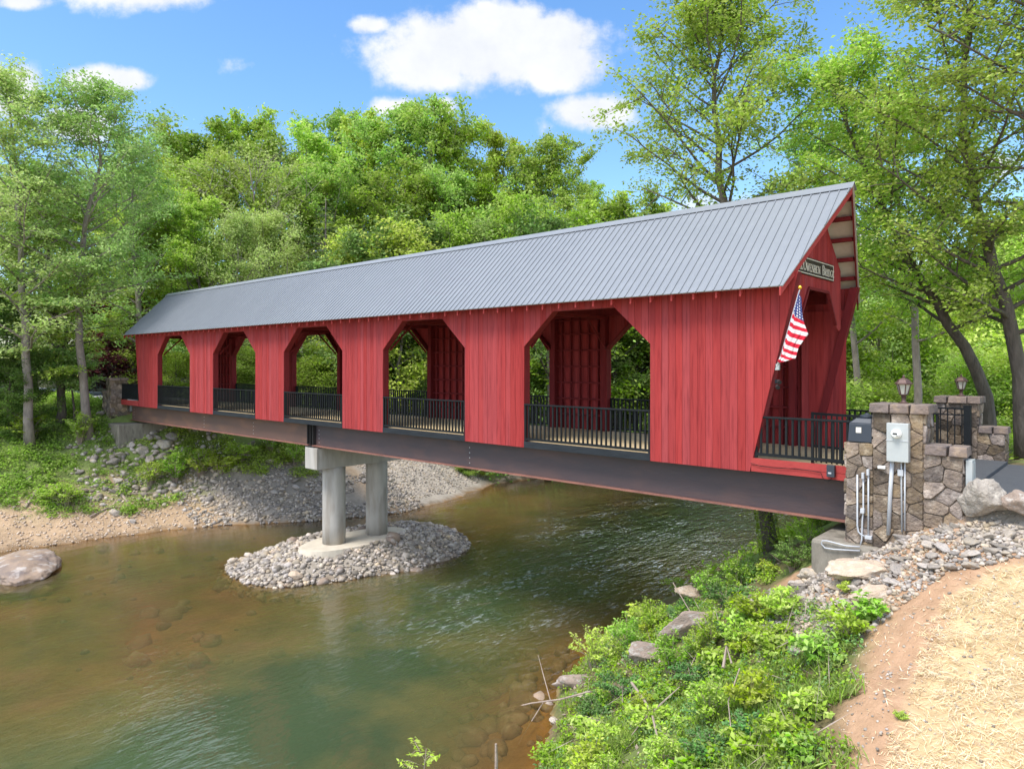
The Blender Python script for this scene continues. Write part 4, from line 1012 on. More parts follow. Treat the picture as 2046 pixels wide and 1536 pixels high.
rock_heap('road_gravel', np.stack([x, y, hz(x, y)+s*.3], -1), s, 8, M['rock'], 'light gravel along the edge of the asphalt road')
rock_obj('block_boulder', 'pale grey boulder beside the meter pillar at the road edge', 'boulder', onY(1963, 997, -.72)+Vector((0, .12, 0)), (.36, .34, .36), M['rock_pale'], .3, (0, .15), idx=1, sub=4)
rock_obj('block_boulder', 'tan block boulder cut by the right edge at the roadside', 'boulder', onY(2040, 1008, -.72)+Vector((0, .1, 0)), (.36, .32, .24), M['rock_brown'], .1, (0, 0), idx=4, sub=4)
def slab(label, u, v, size, m, rz, tilt, idx, up=0):
    p = on_ground(u, v); rock_obj('slab_boulder', label, 'boulder', p+Vector((0, 0, up)), size, m, rz, tilt, idx=idx, sub=4)
slab('big tan slab leaning in front of the concrete abutment block', 1725, 1150, (.62, .36, .24), M['rock_tan'], .45, (.1, -.15), 2, .08)
slab('pale slab with a pointed top below the biggest tan slab', 1745, 1195, (.40, .22, .14), M['rock_tan'], .7, (.2, -.2), 5, .03)
slab('round ended pinkish slab left of the pale pointed slab', 1672, 1178, (.22, .16, .13), M['rock_tan'], .2, (.2, 0), 0, .03)
slab('tan slab half sunk among the green plants below the rubble', 1715, 1218, (.26, .14, .1), M['rock_tan'], .3, (0, 0), 6)
slab('grey brown boulder just left of the concrete abutment', 1625, 1150, (.30, .22, .16), M['rock_one'], .5, (.1, 0), 1)
slab('grey boulder at the tip of the rubble by the concrete abutment', 1600, 1180, (.28, .24, .18), M['rock_one'], 1.5, (.1, 0), 3)
slab('long brown ledge rock sticking out of the plants over the water', 1385, 1262, (.78, .28, .38), M['rock_brown'], .75, (.15, -.25), 4, .12)
slab('brown ledge rock running down from the long ledge', 1310, 1315, (.66, .28, .34), M['rock_brown'], 1.05, (.1, .15), 2, .05)
slab('pale triangular rock at the top of the plants near the water', 1380, 1205, (.40, .24, .2), M['rock_tan'], .2, (.1, .1), 5, .22)
slab('brown shore rock at the edge of the shallow water', 1155, 1362, (.62, .22, .22), M['rock_brown'], .55, (.1, -.1), 1, .0)
slab('flat grey shore rock between plants and shallow water', 1172, 1392, (.26, .2, .09), M['rock_one'], .3, (0, 0), 0, .0)
slab('small grey rock at the waterline under the fallen branch', 1108, 1440, (.14, .12, .08), M['rock_one'], .3, (0, 0), 2, .0)
slab('reddish rock at the waterline near the bottom', 1078, 1478, (.11, .08, .05), M['rock_river'], .3, (0, .2), 3, .02)
slab('grey stone lying alone in the plants', 1590, 1320, (.09, .07, .05), M['rock_one'], .3, (0, 0), 4, .12)
# submerged rocks on the river bed
x, y = scatter(260, 24.5, 31.6, -8, 1.5, lambda x, y: (shoreR(y)-x > .1) & (shoreR(y)-x < 4))
s = .12+.35*rs.rand(len(x))**2
rock_heap('river_bed_rocks', np.stack([x, y, hz(x, y)+s*.15], -1), s, 9, M['rock_river'], 'brown rocks lying under the shallow water by the near bank')
x, y = scatter(150, 7, 24, -8, 9, lambda x, y: (x-shoreL(y) > .3)); s = .10+.4*rs.rand(len(x))**2.5
rock_heap('river_bed_rocks', np.stack([x, y, hz(x, y)+s*.1], -1), s, 10, M['rock_river'], 'scattered dark rocks on the bed of the river')

# ------------------------------------------------------------------ foliage
def unit(a): return a/np.maximum(np.linalg.norm(a, axis=-1, keepdims=True), 1e-9)
def leaves(c, size, rs, aspect=.55, upb=.6, fold=.16, droop=0, dirs=None):
    """one folded rhombus per centre"""
    n = len(c); nrm = rs.randn(n, 3); nrm[:, 2] = np.abs(nrm[:, 2])+upb; nrm = unit(nrm)
    a = rs.randn(n, 3) if dirs is None else dirs+rs.randn(n, 3)*.35
    a[:, 2] -= droop; a = unit(a-nrm*np.sum(a*nrm, -1, keepdims=True)); b = np.cross(nrm, a)
    L_ = (size*(.65+.7*rs.rand(n)))[:, None] if np.ndim(size) == 0 else size[:, None]
    q = np.stack([c-a*L_*.5, c+b*L_*aspect*.5+nrm*L_*fold*.5-a*L_*.08, c+a*L_*.5, c-b*L_*aspect*.5+nrm*L_*fold*.5-a*L_*.08], 1)
    return q.reshape(-1, 3)
def leafmesh(name, V_, m, parent=None, og=None):
    return npmesh(name, V_, np.arange(len(V_)).reshape(-1, 4), m, parent, og=og)
def tree_geo(seed, trunk, R, tr, nl=16, t0=.3, sub=6, leaf=.2, per=45, clump=.55, up=.5, shape='round', flat=.55, droop=.2, extra=0, scatter=1.0):
    """trunk: list of points from the base up. returns (MB wood, leaf vertices)"""
    r = random.Random(seed); rs = np.random.RandomState(seed); wood = MB()
    tp = [Vector(p) for p in trunk]; n = len(tp)
    fine = []; m = 14
    for i in range(m+1):
        p = lerp_pts(tp, i/m); fine.append(p+Vector((r.uniform(-1, 1), r.uniform(-1, 1), 0))*tr*.35*(i > 0))
    rad = [tr*(1.25 if i == 0 else 1)*(1-.86*i/m) for i in range(m+1)]
    wood.tube(fine, rad, 8)
    H = (tp[-1]-tp[0]).length; cs = []; ds = []
    for k in range(nl):
        f = t0+(1-t0)*((k+r.uniform(-.3, .3))/nl); f = min(max(f, t0), .985); g = (f-t0)/(1-t0)
        az = k*2.39996+r.uniform(-.4, .4); o = lerp_pts(fine, f)
        if shape == 'round': pr = math.sqrt(max(.05, 1-(2*g-.75)**2/1.7))
        elif shape == 'cone': pr = 1.05-g*.95
        elif shape == 'vase': pr = .45+.75*math.sin(PI*min(1, .25+g*.8))
        else: pr = 1
        Ln = R*pr*r.uniform(.7, 1.15); el = up+.55*g+r.uniform(-.15, .2)
        d = Vector((math.cos(az)*math.cos(el), math.sin(az)*math.cos(el), math.sin(el)))
        pts = [o]; q = o.copy(); dd = d.copy()
        for s_ in range(5):
            dd = (dd+Vector((r.uniform(-.18, .18), r.uniform(-.18, .18), r.uniform(-.1, .14)-.03*s_*droop))).normalized(); q = q+dd*Ln/5; pts.append(q.copy())
        r0_ = tr*(1-.86*f)*.38; wood.tube(pts, [r0_*(1-.8*i/5)+.006 for i in range(6)], 5, cap=False)
        ends = [(pts[-1], dd, Ln*.3)]
        for j in range(sub):
            s_ = .25+.75*(j+r.random())/sub; b0_ = lerp_pts(pts, s_)
            side = Vector((r.gauss(0, 1), r.gauss(0, 1), r.gauss(0, .55)+.15)).normalized(); bd = (dd*.6+side).normalized(); bl = Ln*r.uniform(.2, .42)
            b1_ = b0_+bd*bl*.5+Vector((0, 0, .04*bl)); b2_ = b0_+bd*bl
            wood.tube([b0_, b1_, b2_], [r0_*.35+.004, r0_*.22+.004, .004], 4, cap=False)
            ends += [(b2_, bd, bl*.7), (b1_, bd, bl*.5)]
        for (p, dn, ln_) in ends:
            kk = int(per*r.uniform(.45, 1.4)); sg_ = clump*r.uniform(.6, 1.3)
            c = np.array(p[:])+rs.randn(kk, 3)*np.array([sg_, sg_, sg_*flat])*.6*scatter+np.array(dn[:])*(rs.rand(kk, 1)-.4)*ln_*.6
            cs.append(c); ds.append(np.tile(np.array([dn.x, dn.y, -.2]), (kk, 1)))
    if extra:
        c = np.concatenate(cs); k = rs.choice(len(c), extra); cs.append(c[k]+rs.randn(extra, 3)*clump*1.3); ds.append(rs.randn(extra, 3))
    c = np.concatenate(cs); d = np.concatenate(ds)
    return wood, leaves(c, leaf, rs, droop=droop*.5, dirs=d)
def conifer_geo(seed, H, R, tr, leaf=.16, n=26, per=150):
    r = random.Random(seed); rs = np.random.RandomState(seed); wood = MB(); wood.tube([(0, 0, 0), (.05, 0, H*.5), (0, .03, H)], [tr, tr*.6, .02], 7)
    cs = []; ds = []
    for k in range(n):
        f = .10+.88*k/n
        for j in range(6):
            az = 2*PI*j/6+k*.9+r.uniform(-.25, .25); Ln = R*(1-f)**.75*r.uniform(.75, 1.1)+.15; z = H*f
            e = Vector((math.cos(az)*Ln, math.sin(az)*Ln, z-.05*Ln+.12*Ln*r.random()))
            wood.tube([(0, 0, z), e*.6+Vector((0, 0, z*.4)), e], [tr*.22*(1-f)+.008, .012, .005], 3, cap=False)
            kk = int(per/6*(.4+(1-f))); t_ = rs.rand(kk, 1)**.7
            c = np.array([0, 0, z])*(1-t_)+np.array(e[:])*t_+rs.randn(kk, 3)*np.array([.16, .16, .07])*(.6+Ln*.25); cs.append(c); ds.append(np.tile(np.array([e.x, e.y, 0.]), (kk, 1))/max(Ln, .1))
    return wood, leaves(np.concatenate(cs), leaf, rs, aspect=.3, dirs=np.concatenate(ds))
def plant_tree(name, label, cat, loc, wood, lv, wm_, lm_, group=None):
    T = thing(name, label, cat, loc, group); ORG[T.name] = Vector((0, 0, 0))       # geometry is local
    wood.build('trunk', wm_, T, smooth=True); leafmesh('crown', lv, lm_, T); return T
def straight(H, lean=(0, 0), wob=.25, seed=0):
    r = random.Random(seed); return [(lean[0]*H*(i/5)**1.3+r.uniform(-wob, wob)*(i > 0), lean[1]*H*(i/5)**1.3+r.uniform(-wob, wob)*(i > 0), H*i/5) for i in range(6)]
PT = {}
def proto(key, geo, wm_, lm_, H):
    T = plant_tree('tree', key, 'tree', (0, 0, -200), geo[0], geo[1], wm_, lm_); PT[key] = (T, H, [False])
proto('oak_a', tree_geo(21, straight(15, (.02, 0), .3, 1), 4.6, .26, 24, .24, 6, .235, 62, .50, .35, 'round'), M['bark'], M['leaf_mid'], 16.5)
proto('oak_b', tree_geo(22, straight(15, (-.03, .02), .3, 2), 4.0, .24, 24, .18, 6, .23, 62, .46, .45, 'vase'), M['bark'], M['leaf_bright'], 16.5)
proto('oak_c', tree_geo(23, straight(15, (.01, -.03), .4, 3), 4.9, .28, 22, .30, 6, .24, 60, .54, .3, 'round'), M['bark_pale'], M['leaf_mid'], 16.5)
proto('young', tree_geo(24, straight(9, (.0, .0), .15, 4), 2.6, .11, 22, .10, 5, .15, 80, .45, .45, 'round'), M['bark_pale'], M['leaf_bright'], 10)
proto('dark', tree_geo(25, straight(9, (.02, .0), .15, 5), 3.1, .14, 20, .06, 6, .16, 80, .5, .2, 'round'), M['bark'], M['leaf_dark'], 10)
proto('pale', tree_geo(26, straight(11, (.03, .02), .3, 6), 3.6, .16, 22, .15, 6, .15, 66, .5, .5, 'vase'), M['bark_pale'], M['leaf_pale'], 12.5)
proto('pine', conifer_geo(27, 14, 3.0, .2), M['bark'], M['leaf_pine'], 14)
proto('bush', tree_geo(28, straight(2.2, (.0, .0), .1, 8), 1.6, .05, 14, .02, 5, .08, 120, .34, .3, 'round'), M['bark'], M['leaf_mid'], 3)
proto('bush_pale', tree_geo(29, straight(2.6, (.1, .0), .1, 9), 1.7, .05, 14, .02, 5, .08, 110, .36, .5, 'vase'), M['bark'], M['leaf_bright'], 3.4)
proto('bare', tree_geo(30, straight(12, (.04, .0), .4, 10), 4.0, .16, 26, .35, 9, .15, 7, .55, .4, 'vase'), M['bark_pale'], M['leaf_pale'], 13.5)
proto('red', tree_geo(31, straight(5, (.04, .0), .2, 11), 2.8, .12, 18, .12, 6, .18, 50, .4, .2, 'round'), M['bark'], M['leaf_red'], 6)
NAME = {'oak_a': 'broadleaf_tree', 'oak_b': 'broadleaf_tree', 'oak_c': 'broadleaf_tree', 'young': 'young_tree', 'dark': 'dark_tree', 'pale': 'slender_tree', 'pine': 'pine_tree', 'bush': 'shrub', 'bush_pale': 'shrub', 'bare': 'sparse_tree', 'red': 'red_leaved_tree'}
def grow(key, u, d, ytop, label, group=None, wide=1.0, cat='tree', sink=.15):
    T, H, used = PT[key]; x, y = atD(u, d); zg = h1(x, y)
    z = 2.1+(727-ytop)*d/1395; s = max(.25, (z-zg+sink)/H)
    if not used[0]: o = T; used[0] = True
    else: o = copy_tree(T)
    o.name = NAME[key]; o.location = (x, y, zg-sink); o.scale = (s*wide, s*wide, s); o.rotation_euler = (0, 0, rnd.uniform(0, 6.28))
    o['label'] = label; o['category'] = cat
    if group: o['group'] = group
    elif 'group' in o: del o['group']
    return o
ORD = ['first', 'second', 'third', 'fourth', 'fifth', 'sixth', 'seventh', 'eighth', 'ninth', 'tenth', 'eleventh', 'twelfth', 'thirteenth', 'fourteenth', 'fifteenth', 'sixteenth']
LOOK = {'oak_a': 'full mid green broadleaf tree', 'oak_b': 'bright green vase shaped tree', 'oak_c': 'broad mid green tree with pale trunk', 'young': 'small fresh green tree', 'dark': 'dark green low tree',
        'pale': 'pale green feathery tree', 'pine': 'grey green pine', 'bush': 'green bush', 'bush_pale': 'light green bush', 'bare': 'half bare tree with grey branches'}
def row(items, d0, place, group, jit=2.5, wide=1.0):
    for i, (key, u, yt) in enumerate(items):
        grow(key, u, d0+rnd.uniform(-jit, jit), yt, f'{LOOK[key]}, {ORD[i]} from left {place}', group, wide*rnd.uniform(.72, 1.02))
row([('oak_b', 335, 250), ('oak_a', 415, 242), ('oak_b', 505, 212), ('oak_c', 570, 262), ('oak_b', 620, 250), ('oak_a', 685, 214), ('oak_b', 745, 222), ('oak_a', 810, 200), ('oak_c', 870, 204), ('oak_b', 925, 230),
     ('oak_b', 985, 246), ('oak_c', 1045, 300), ('oak_a', 1105, 264), ('oak_b', 1170, 350)], 66, 'on the skyline', 'trees along the skyline', 4)
row([('oak_b', 300, 330), ('oak_c', 380, 300), ('oak_a', 460, 300), ('oak_a', 600, 320), ('oak_c', 660, 330), ('oak_a', 720, 345), ('oak_c', 790, 320), ('oak_b', 850, 360), ('oak_a', 905, 330), ('oak_b', 960, 350), ('oak_a', 1020, 390),
     ('oak_b', 1080, 390), ('oak_a', 1140, 390), ('oak_c', 1200, 450)], 58, 'in second row above roof', 'second row of trees behind the roof', 2.5)
row([('young', 270, 420), ('young', 345, 375), ('oak_b', 400, 385), ('pale', 470, 405), ('pale', 545, 400), ('pine', 650, 395), ('young', 705, 460), ('dark', 740, 455), ('young', 800, 448), ('dark', 850, 440), ('young', 905, 430), ('pale', 960, 420),
     ('young', 1035, 395), ('dark', 1095, 430), ('young', 1160, 430), ('dark', 1230, 460)], 49, 'in the row just above the roof', 'front row of trees above the roof', 2.5, 1.15)
row([('young', 740, 560), ('oak_b', 790, 570), ('young', 840, 590), ('young', 890, 560), ('bush_pale', 760, 690), ('bush', 815, 690), ('bush_pale', 865, 700), ('bush', 925, 700), ('young', 950, 600), ('oak_b', 1215, 385), ('oak_a', 1265, 400), ('oak_b', 1310, 410), ('pale', 1350, 440)], 52, 'beyond the gravel bar', 'trees beyond the gravel bar', 1, 1.4)
grow('bare', 495, 53, 268, 'half bare grey branched tree standing out left of the skyline above the roof')
grow('bare', 1150, 52, 420, 'thin half bare tree behind the roof left of the tall airy river tree')
row([('young', 300, 600), ('young', 350, 610), ('young', 395, 560), ('dark', 440, 600), ('young', 490, 590), ('young', 540, 600), ('pine', 590, 560), ('pale', 640, 600), ('dark', 690, 600), ],
    50, 'seen low behind the bridge openings', 'low trees behind the openings', 2, 1.3)
row([('bush_pale', 345, 700), ('bush', 470, 690), ('bush', 520, 700), ('bush_pale', 620, 710), ('bush', 660, 690), ],
    46, 'under the low trees behind the openings', 'bushes behind the openings', 1.5, 1.4)
# foliage on the far side seen through the two nearest openings
for i, (key, u, yt, d) in enumerate([('young', 1010, 560, 57), ('young', 1060, 600, 60), ('young', 1110, 590, 57), ('oak_b', 1160, 600, 60), ('young', 1220, 590, 58), ('young', 1270, 600, 62), ('young', 1320, 560, 60), ('dark', 1390, 560, 64), ('young', 1460, 540, 62)]):
    grow(key, u, d, yt, f'{LOOK[key]}, {ORD[i]} from the left at the river bend', 'trees at the river bend', 1.35)
for i, (u, yt, d) in enumerate([(930, 905, 44), (965, 915, 45), (1000, 925, 46.5), (880, 900, 44)]):
    grow(['bush', 'bush_pale'][i % 2], u, d, yt, ['green bush at the far waterline beyond the gravel bar', 'light bush hanging over the far waterline', 'rightmost low bush of the far waterline under the girder', 'light green bush at the back of the gravel bar'][i], 'bushes at the far waterline', 1.5)
# trees on the right behind the road
row([('oak_b', 1290, 500), ('oak_a', 1370, 520), ('oak_b', 1500, 560), ('oak_a', 1590, 540), ('oak_b', 1660, 520), ('oak_b', 1740, 500), ('oak_b', 1820, 530), ('oak_a', 1900, 500), ('oak_b', 1985, 430), ('oak_b', 2060, 400)], 50, 'far behind the near portal', 'distant trees on the right', 3, 1.15)
row([('young', 1640, 640), ('young', 1700, 600), ('pale', 1765, 560), ('young', 1830, 590), ('young', 1900, 560), ('bush_pale', 1960, 640), ('young', 2020, 480)], 36, 'in the undergrowth right of the portal', 'young trees on the right', 2, 1.1)
row([('bush', 1665, 770), ('bush_pale', 1715, 775), ('bush', 1790, 770), ('bush_pale', 1850, 775), ('bush_pale', 1945, 700), ('bush', 1990, 740), ('bush_pale', 2035, 690)], 29, 'behind the stone pillars', 'bushes behind the stone pillars', 1.5, 1.3)
# left foreground woods
row([('dark', 15, 560), ('pine', 70, 480), ('dark', 130, 600), ('pine', 30, 620), ], 47, 'left of the far portal', 'dark trees on the left', 2, 1.3)
row([('dark', -30, 560), ('dark', 20, 690), ('dark', 62, 700)], 36, 'at the left edge above the grassy bank', 'dark trees at the left edge', 1, 1.2)
row([('oak_a', 30, 330), ('oak_c', 130, 330), ('oak_a', 215, 360), ('oak_b', 270, 330)], 56, 'behind the left airy trees', 'trees behind the left edge', 2, 1.1)
grow('dark', 205, 66, 640, 'dark tree behind the pale road left of the far portal'); grow('dark', 250, 68, 660, 'dark tree right behind the far stone pillar')
for i_, (u_, y_, k_) in enumerate([(-60, 330, 'oak_a'), (-160, 300, 'oak_b'), (-260, 320, 'oak_c'), (-360, 340, 'oak_a'), (-110, 560, 'dark'), (-220, 540, 'dark')]): grow(k_, u_, 48+i_, y_, f'{LOOK[k_]}, {ORD[i_]} outward beyond the left edge of the picture', 'trees beyond the left edge', 1.1)
grow('red', 232, 49, 600, 'dark red leaved tree beside the left end of the bridge roof', wide=1.25)
grow('red', 215, 50, 650, 'second dark red tree, lower and further left of the bridge roof', wide=1.2)
grow('pine', 1700, 44, 700, 'small conifer behind the railing right of the portal')
grow('young', 352, 49, 590, 'young tree with a pale trunk framed by the leftmost opening')

def survey(pts, d):                              # (u, v[, d]) -> world points
    o = []
    for p in pts:
        dd = p[2] if len(p) > 2 else d; x, y = atD(p[0], dd); o.append(Vector((x, y, 2.1+(727-p[1])*dd/1395)))
    return o
def big_tree(name, label, pts, d, seed, R, tr, wm_, lm_, **k):
    P_ = survey(pts, d); g = h1(P_[0].x, P_[0].y); P_[0].z = g-.2; base = P_[0].copy()
    loc = [p-base for p in P_]; wood, lv = tree_geo(seed, loc, R, tr, **k)
    return plant_tree(name, label, 'tree', base, wood, lv, wm_, lm_)
big_tree('river_tree', 'tall airy tree rising behind the near half of the bridge, trunk seen under the girder', [(1545, 1120), (1530, 1010), (1490, 760), (1450, 500), (1440, 330), (1425, 170), (1440, 45)], 20.5, 51, 3.5, .24, M['bark'], M['leaf_mid'],
         nl=40, t0=.42, sub=7, leaf=.12, per=58, clump=.36, up=.42, flat=.6, shape='round')
big_tree('leaning_tree', 'tree leaning left over the road behind the gate pillars', [(1985, 880), (1962, 770), (1905, 660), (1850, 570), (1780, 450), (1705, 300), (1655, 150)], 19, 52, 2.7, .19, M['bark'], M['leaf_bright'],
         nl=36, t0=.34, sub=7, leaf=.11, per=62, clump=.34, up=.35, flat=.6, shape='round')
big_tree('roadside_tree', 'thick trunked tree at the right edge behind the low stone wing', [(2050, 900), (2030, 720), (1995, 560), (1950, 420), (1925, 250), (1930, 60), (1960, -120)], 17, 53, 3.0, .19, M['bark'], M['leaf_mid'],
         nl=44, t0=.22, sub=7, leaf=.105, per=60, clump=.36, up=.3, flat=.6, shape='round')
big_tree('roadside_tree', 'tree with its trunk outside the picture, branches filling the upper right corner', [(2230, 860), (2210, 600), (2170, 350), (2120, 120), (2090, -100), (2060, -260)], 14.5, 54, 3.1, .19, M['bark'], M['leaf_mid'],
         nl=40, t0=.35, sub=7, leaf=.10, per=58, clump=.34, up=.25, flat=.6, shape='round')
big_tree('slender_tree', 'slim forked tree between the leaning tree and the portal', [(1835, 820), (1830, 640), (1800, 470), (1790, 340), (1800, 240)], 26, 55, 3.0, .16, M['bark_pale'], M['leaf_bright'],
         nl=30, t0=.22, sub=6, leaf=.14, per=46, clump=.42, up=.4, flat=.6, shape='round')
big_tree('slender_tree', 'low branching tree close behind the far edge of the portal', [(1735, 820), (1700, 640), (1690, 500), (1650, 380), (1620, 300)], 30, 57, 3.3, .16, M['bark_pale'], M['leaf_mid'],
         nl=30, t0=.22, sub=6, leaf=.15, per=46, clump=.46, up=.4, flat=.6, shape='round')
big_tree('sycamore', 'tall airy tree with pale trunk on the bank beside the far pillar', [(178, 858), (160, 700), (158, 560), (175, 430), (200, 320), (190, 215)], 36.5, 61, 4.2, .23, M['bark_pale'], M['leaf_pale'],
         nl=40, t0=.30, sub=7, leaf=.17, per=46, clump=.50, up=.25, flat=.45, shape='round')
big_tree('sycamore', 'tall airy tree at the left edge reaching above all its neighbours', [(60, 850), (50, 680), (40, 500), (35, 360), (15, 175)], 35, 62, 4.4, .23, M['bark_pale'], M['leaf_pale'],
         nl=42, t0=.22, sub=7, leaf=.165, per=46, clump=.50, up=.3, flat=.45, shape='round')
big_tree('sycamore', 'leafy tree between the two tall airy trees and the skyline wood', [(285, 800), (280, 640), (265, 500), (262, 420), (270, 300)], 46, 63, 4.0, .24, M['bark_pale'], M['leaf_pale'],
         nl=34, t0=.12, sub=6, leaf=.20, per=46, clump=.55, up=.35, flat=.45, shape='round')
big_tree('bank_tree', 'smaller ivy covered trunk left of the pale trunk on the bank', [(122, 850), (118, 760), (110, 640), (100, 520), (90, 420)], 37.5, 64, 3.4, .24, M['bark'], M['leaf_mid'],
         nl=30, t0=.30, sub=6, leaf=.17, per=46, clump=.5, up=.1, flat=.35, shape='round')
big_tree('bank_tree', 'small tree spreading flat light green branches over the far pillar', [(150, 830), (146, 790), (135, 745), (125, 715)], 37.5, 65, 1.6, .07, M['bark'], M['leaf_pale'],
         nl=16, t0=.45, sub=6, leaf=.14, per=46, clump=.32, up=.0, flat=.3, shape='round')

# ------------------------------------------------------------------ ground plants
def clumps(cx_, cy_, rs, rad, hgt, per, size, upb=.8, base=0.0, asp=.55):
    cz = hz(cx_, cy_); cs = []; n = len(cx_)
    for i in range(n):
        k = max(4, int(per*(.5+rs.rand()))); r_ = rad*(.5+rs.rand()); h_ = hgt*(.35+1.1*rs.rand())
        d = rs.randn(k, 3); d[:, 2] = np.abs(d[:, 2]); d = unit(d)*(.45+.55*rs.rand(k, 1)); cs.append(np.array([cx_[i], cy_[i], cz[i]+base])+d*np.array([r_, r_, h_]))
    return leaves(np.concatenate(cs), size, rs, upb=upb, aspect=asp)
def qline(y): return np.interp(y, [-9, -6, -4, -2.5, -1.4, -.6], [38.2, 37.5, 37.1, 36.5, 35.0, 34.3])
rs = np.random.RandomState(77)
def t_near(x, y): return (x-shoreR(y) > .25) & (x < qline(y)+.2*np.sin(y*5)) & (fnoise(x, y, 1.7, 4, 1) > -.62)
x, y = scatter(5200, 29, 39, -9.5, 1.5, t_near)
k = rs.rand(len(x)); tag(leafmesh('ground_cover', clumps(x[k < .62], y[k < .62], rs, .17, .22, 34, .055), M['leaf_near']), 'bright green leafy ground cover on the near bank', 'ground cover', kind='stuff')
tag(leafmesh('ground_cover', clumps(x[(k >= .62) & (k < .86)], y[(k >= .62) & (k < .86)], rs, .16, .26, 34, .05), M['leaf_blue']), 'bluish green low plants mixed through the near bank', 'ground cover', kind='stuff')
kk = k >= .86
xg, yg = scatter(3800, 30.5, 38.0, -9.5, -3.4, lambda x, y: t_near(x, y) & (fnoise(x, y, 1.9, 3, 3) > -.1-.25*(y+4.6)*-1*0)); n = 12
gx_ = np.repeat(xg, n)+rs.randn(len(xg)*n)*.07; gy_ = np.repeat(yg, n)+rs.randn(len(xg)*n)*.07; gz_ = hz(gx_, gy_)+.10
dr_ = np.stack([rs.randn(len(gx_))*.5, rs.randn(len(gx_))*.5, np.ones(len(gx_))*1.4], -1)
tag(leafmesh('grass', leaves(np.stack([gx_, gy_, gz_], -1), .22, rs, aspect=.08, upb=-.4, dirs=dr_), M['grass']), 'long light green grass on the near bank', 'grass', kind='stuff')
x, y = scatter(420, 29, 38.5, -8, 1.2, t_near); c = np.stack([x, y, hz(x, y)+.28], -1); d = rs.randn(len(x), 3)*.8; d[:, 2] = 1
tag(leafmesh('dry_stems', leaves(c, .55, rs, aspect=.022, upb=-.3, fold=0, dirs=d*3), M['wood_dead']), 'dry brown stems standing among the plants of the near bank', 'dry stems', kind='stuff')
x, y = scatter(2600, 29, 38.5, -8, 1.2, t_near); c = np.stack([x, y, hz(x, y)+.03], -1)
tag(leafmesh('leaf_litter', leaves(c, .09, rs, upb=1.5), M['wood_dead']), 'dead leaves lying between the plants of the near bank', 'leaf litter', kind='stuff')
# taller weeds and shrubs one can pick out
def weed_geo(seed, H, R, n, leaf, per, upb=.7, asp=.5):
    r = random.Random(seed); rs_ = np.random.RandomState(seed); wood = MB(); cs = []; ds = []
    for i in range(n):
        a = r.uniform(0, 6.28); q = R*math.sqrt(r.random()); hh = H*r.uniform(.55, 1.05)*(1-.35*q/R)
        e = Vector((math.cos(a)*q, math.sin(a)*q, hh)); m_ = e*.5+Vector((-e.x*.15, -e.y*.15, .05)); wood.tube([(e.x*.15, e.y*.15, -.1), m_, e], [.008, .006, .003], 4, cap=False)
        for f in np.linspace(.25, 1, max(3, per//8)):
            p = np.array((m_*(1-f)+e*f if f > .4 else m_*f/.4)[:]); k_ = 8
            an = rs_.rand(k_)*6.28; dd = np.stack([np.cos(an), np.sin(an), .15*np.ones(k_)], -1); cs.append(p+dd*leaf*(.6+.5*rs_.rand(k_, 1))); ds.append(dd)
    return wood, leaves(np.concatenate(cs), leaf, rs_, aspect=asp, upb=upb, dirs=np.concatenate(ds))
WP = {}
def wproto(key, geo, lm_):
    WP[key] = [plant_tree('plant', key, 'plant', (0, 0, -200), geo[0], geo[1], M['wood_dead'], lm_), False]
wproto('bright', weed_geo(1, .75, .42, 26, .085, 40), M['leaf_bright']); wproto('blue', weed_geo(2, .55, .40, 30, .06, 40), M['leaf_blue'])
wproto('tall', weed_geo(3, 1.1, .38, 22, .075, 56, asp=.4), M['leaf_near']); wproto('broad', weed_geo(4, .5, .34, 14, .13, 26), M['leaf_near'])
wproto('dark', weed_geo(5, 1.3, .8, 42, .09, 56), M['leaf_dark']); wproto('lime', weed_geo(6, .9, .55, 30, .07, 48, asp=.35), M['leaf_bright'])
def weed(key, u, v, s, label, group=None, w_=1.0, up=0):
    T, used = WP[key]; o = T if not used else copy_tree(T); WP[key][1] = True; p = on_ground(u, v)
    o.name = {'dark': 'dark_shrub', 'tall': 'tall_weed', 'lime': 'feathery_shrub'}.get(key, 'leafy_plant'); o.location = p+Vector((0, 0, up-.02)); o.scale = (s*w_, s*w_, s); o.rotation_euler = (0, 0, rnd.uniform(0, 6.28))
    o['label'] = label; o['category'] = 'shrub' if key in ('dark', 'lime') else 'plant'
    if group: o['group'] = group
    elif 'group' in o: del o['group']
    return o
weed('lime', 1190, 1335, 1.1, 'light feathery shrub leaning over the water at the left tip of the bank')
weed('tall', 1255, 1310, .95, 'tall weed beside the light feathery shrub at the water')
weed('lime', 1300, 1260, .9, 'feathery shrub just above the brown ledge rock')
weed('blue', 1235, 1395, 1.1, 'bluish fern like plant low over the shore rocks')
weed('dark', 1490, 1165, .5, 'dark bush around the foot of the tree trunk under the girder')
weed('dark', 1585, 1140, .55, 'dark bush between the tree trunk and the concrete abutment')
weed('lime', 1350, 1190, .65, 'lime green branch fan over the water left of the tree trunk', w_=1.3)
weed('tall', 1615, 1110, .8, 'yellow green weed under the girder left of the abutment')
weed('bright', 1690, 1285, .9, 'bright broad leaved plant at the upper right of the green bank, under the slabs')
weed('broad', 1730, 1245, .9, 'bright leafy plant nearest to the rubble and the bare dirt')
weed('broad', 1640, 1330, 1.0, 'leafy plant at the dirt edge in the middle of the bank')
weed('bright', 1560, 1235, .9, 'dense green plant below the small grey boulders')
weed('blue', 1450, 1215, 1.1, 'dark bluish plant at the top of the bank by the water')
weed('broad', 1620, 1440, .8, 'large leaved plant in the lower right of the green bank')
weed('bright', 1500, 1420, .9, 'yellow green plant in the middle of the lower bank')
weed('blue', 1380, 1370, .9, 'bluish plant in the centre left of the bank')
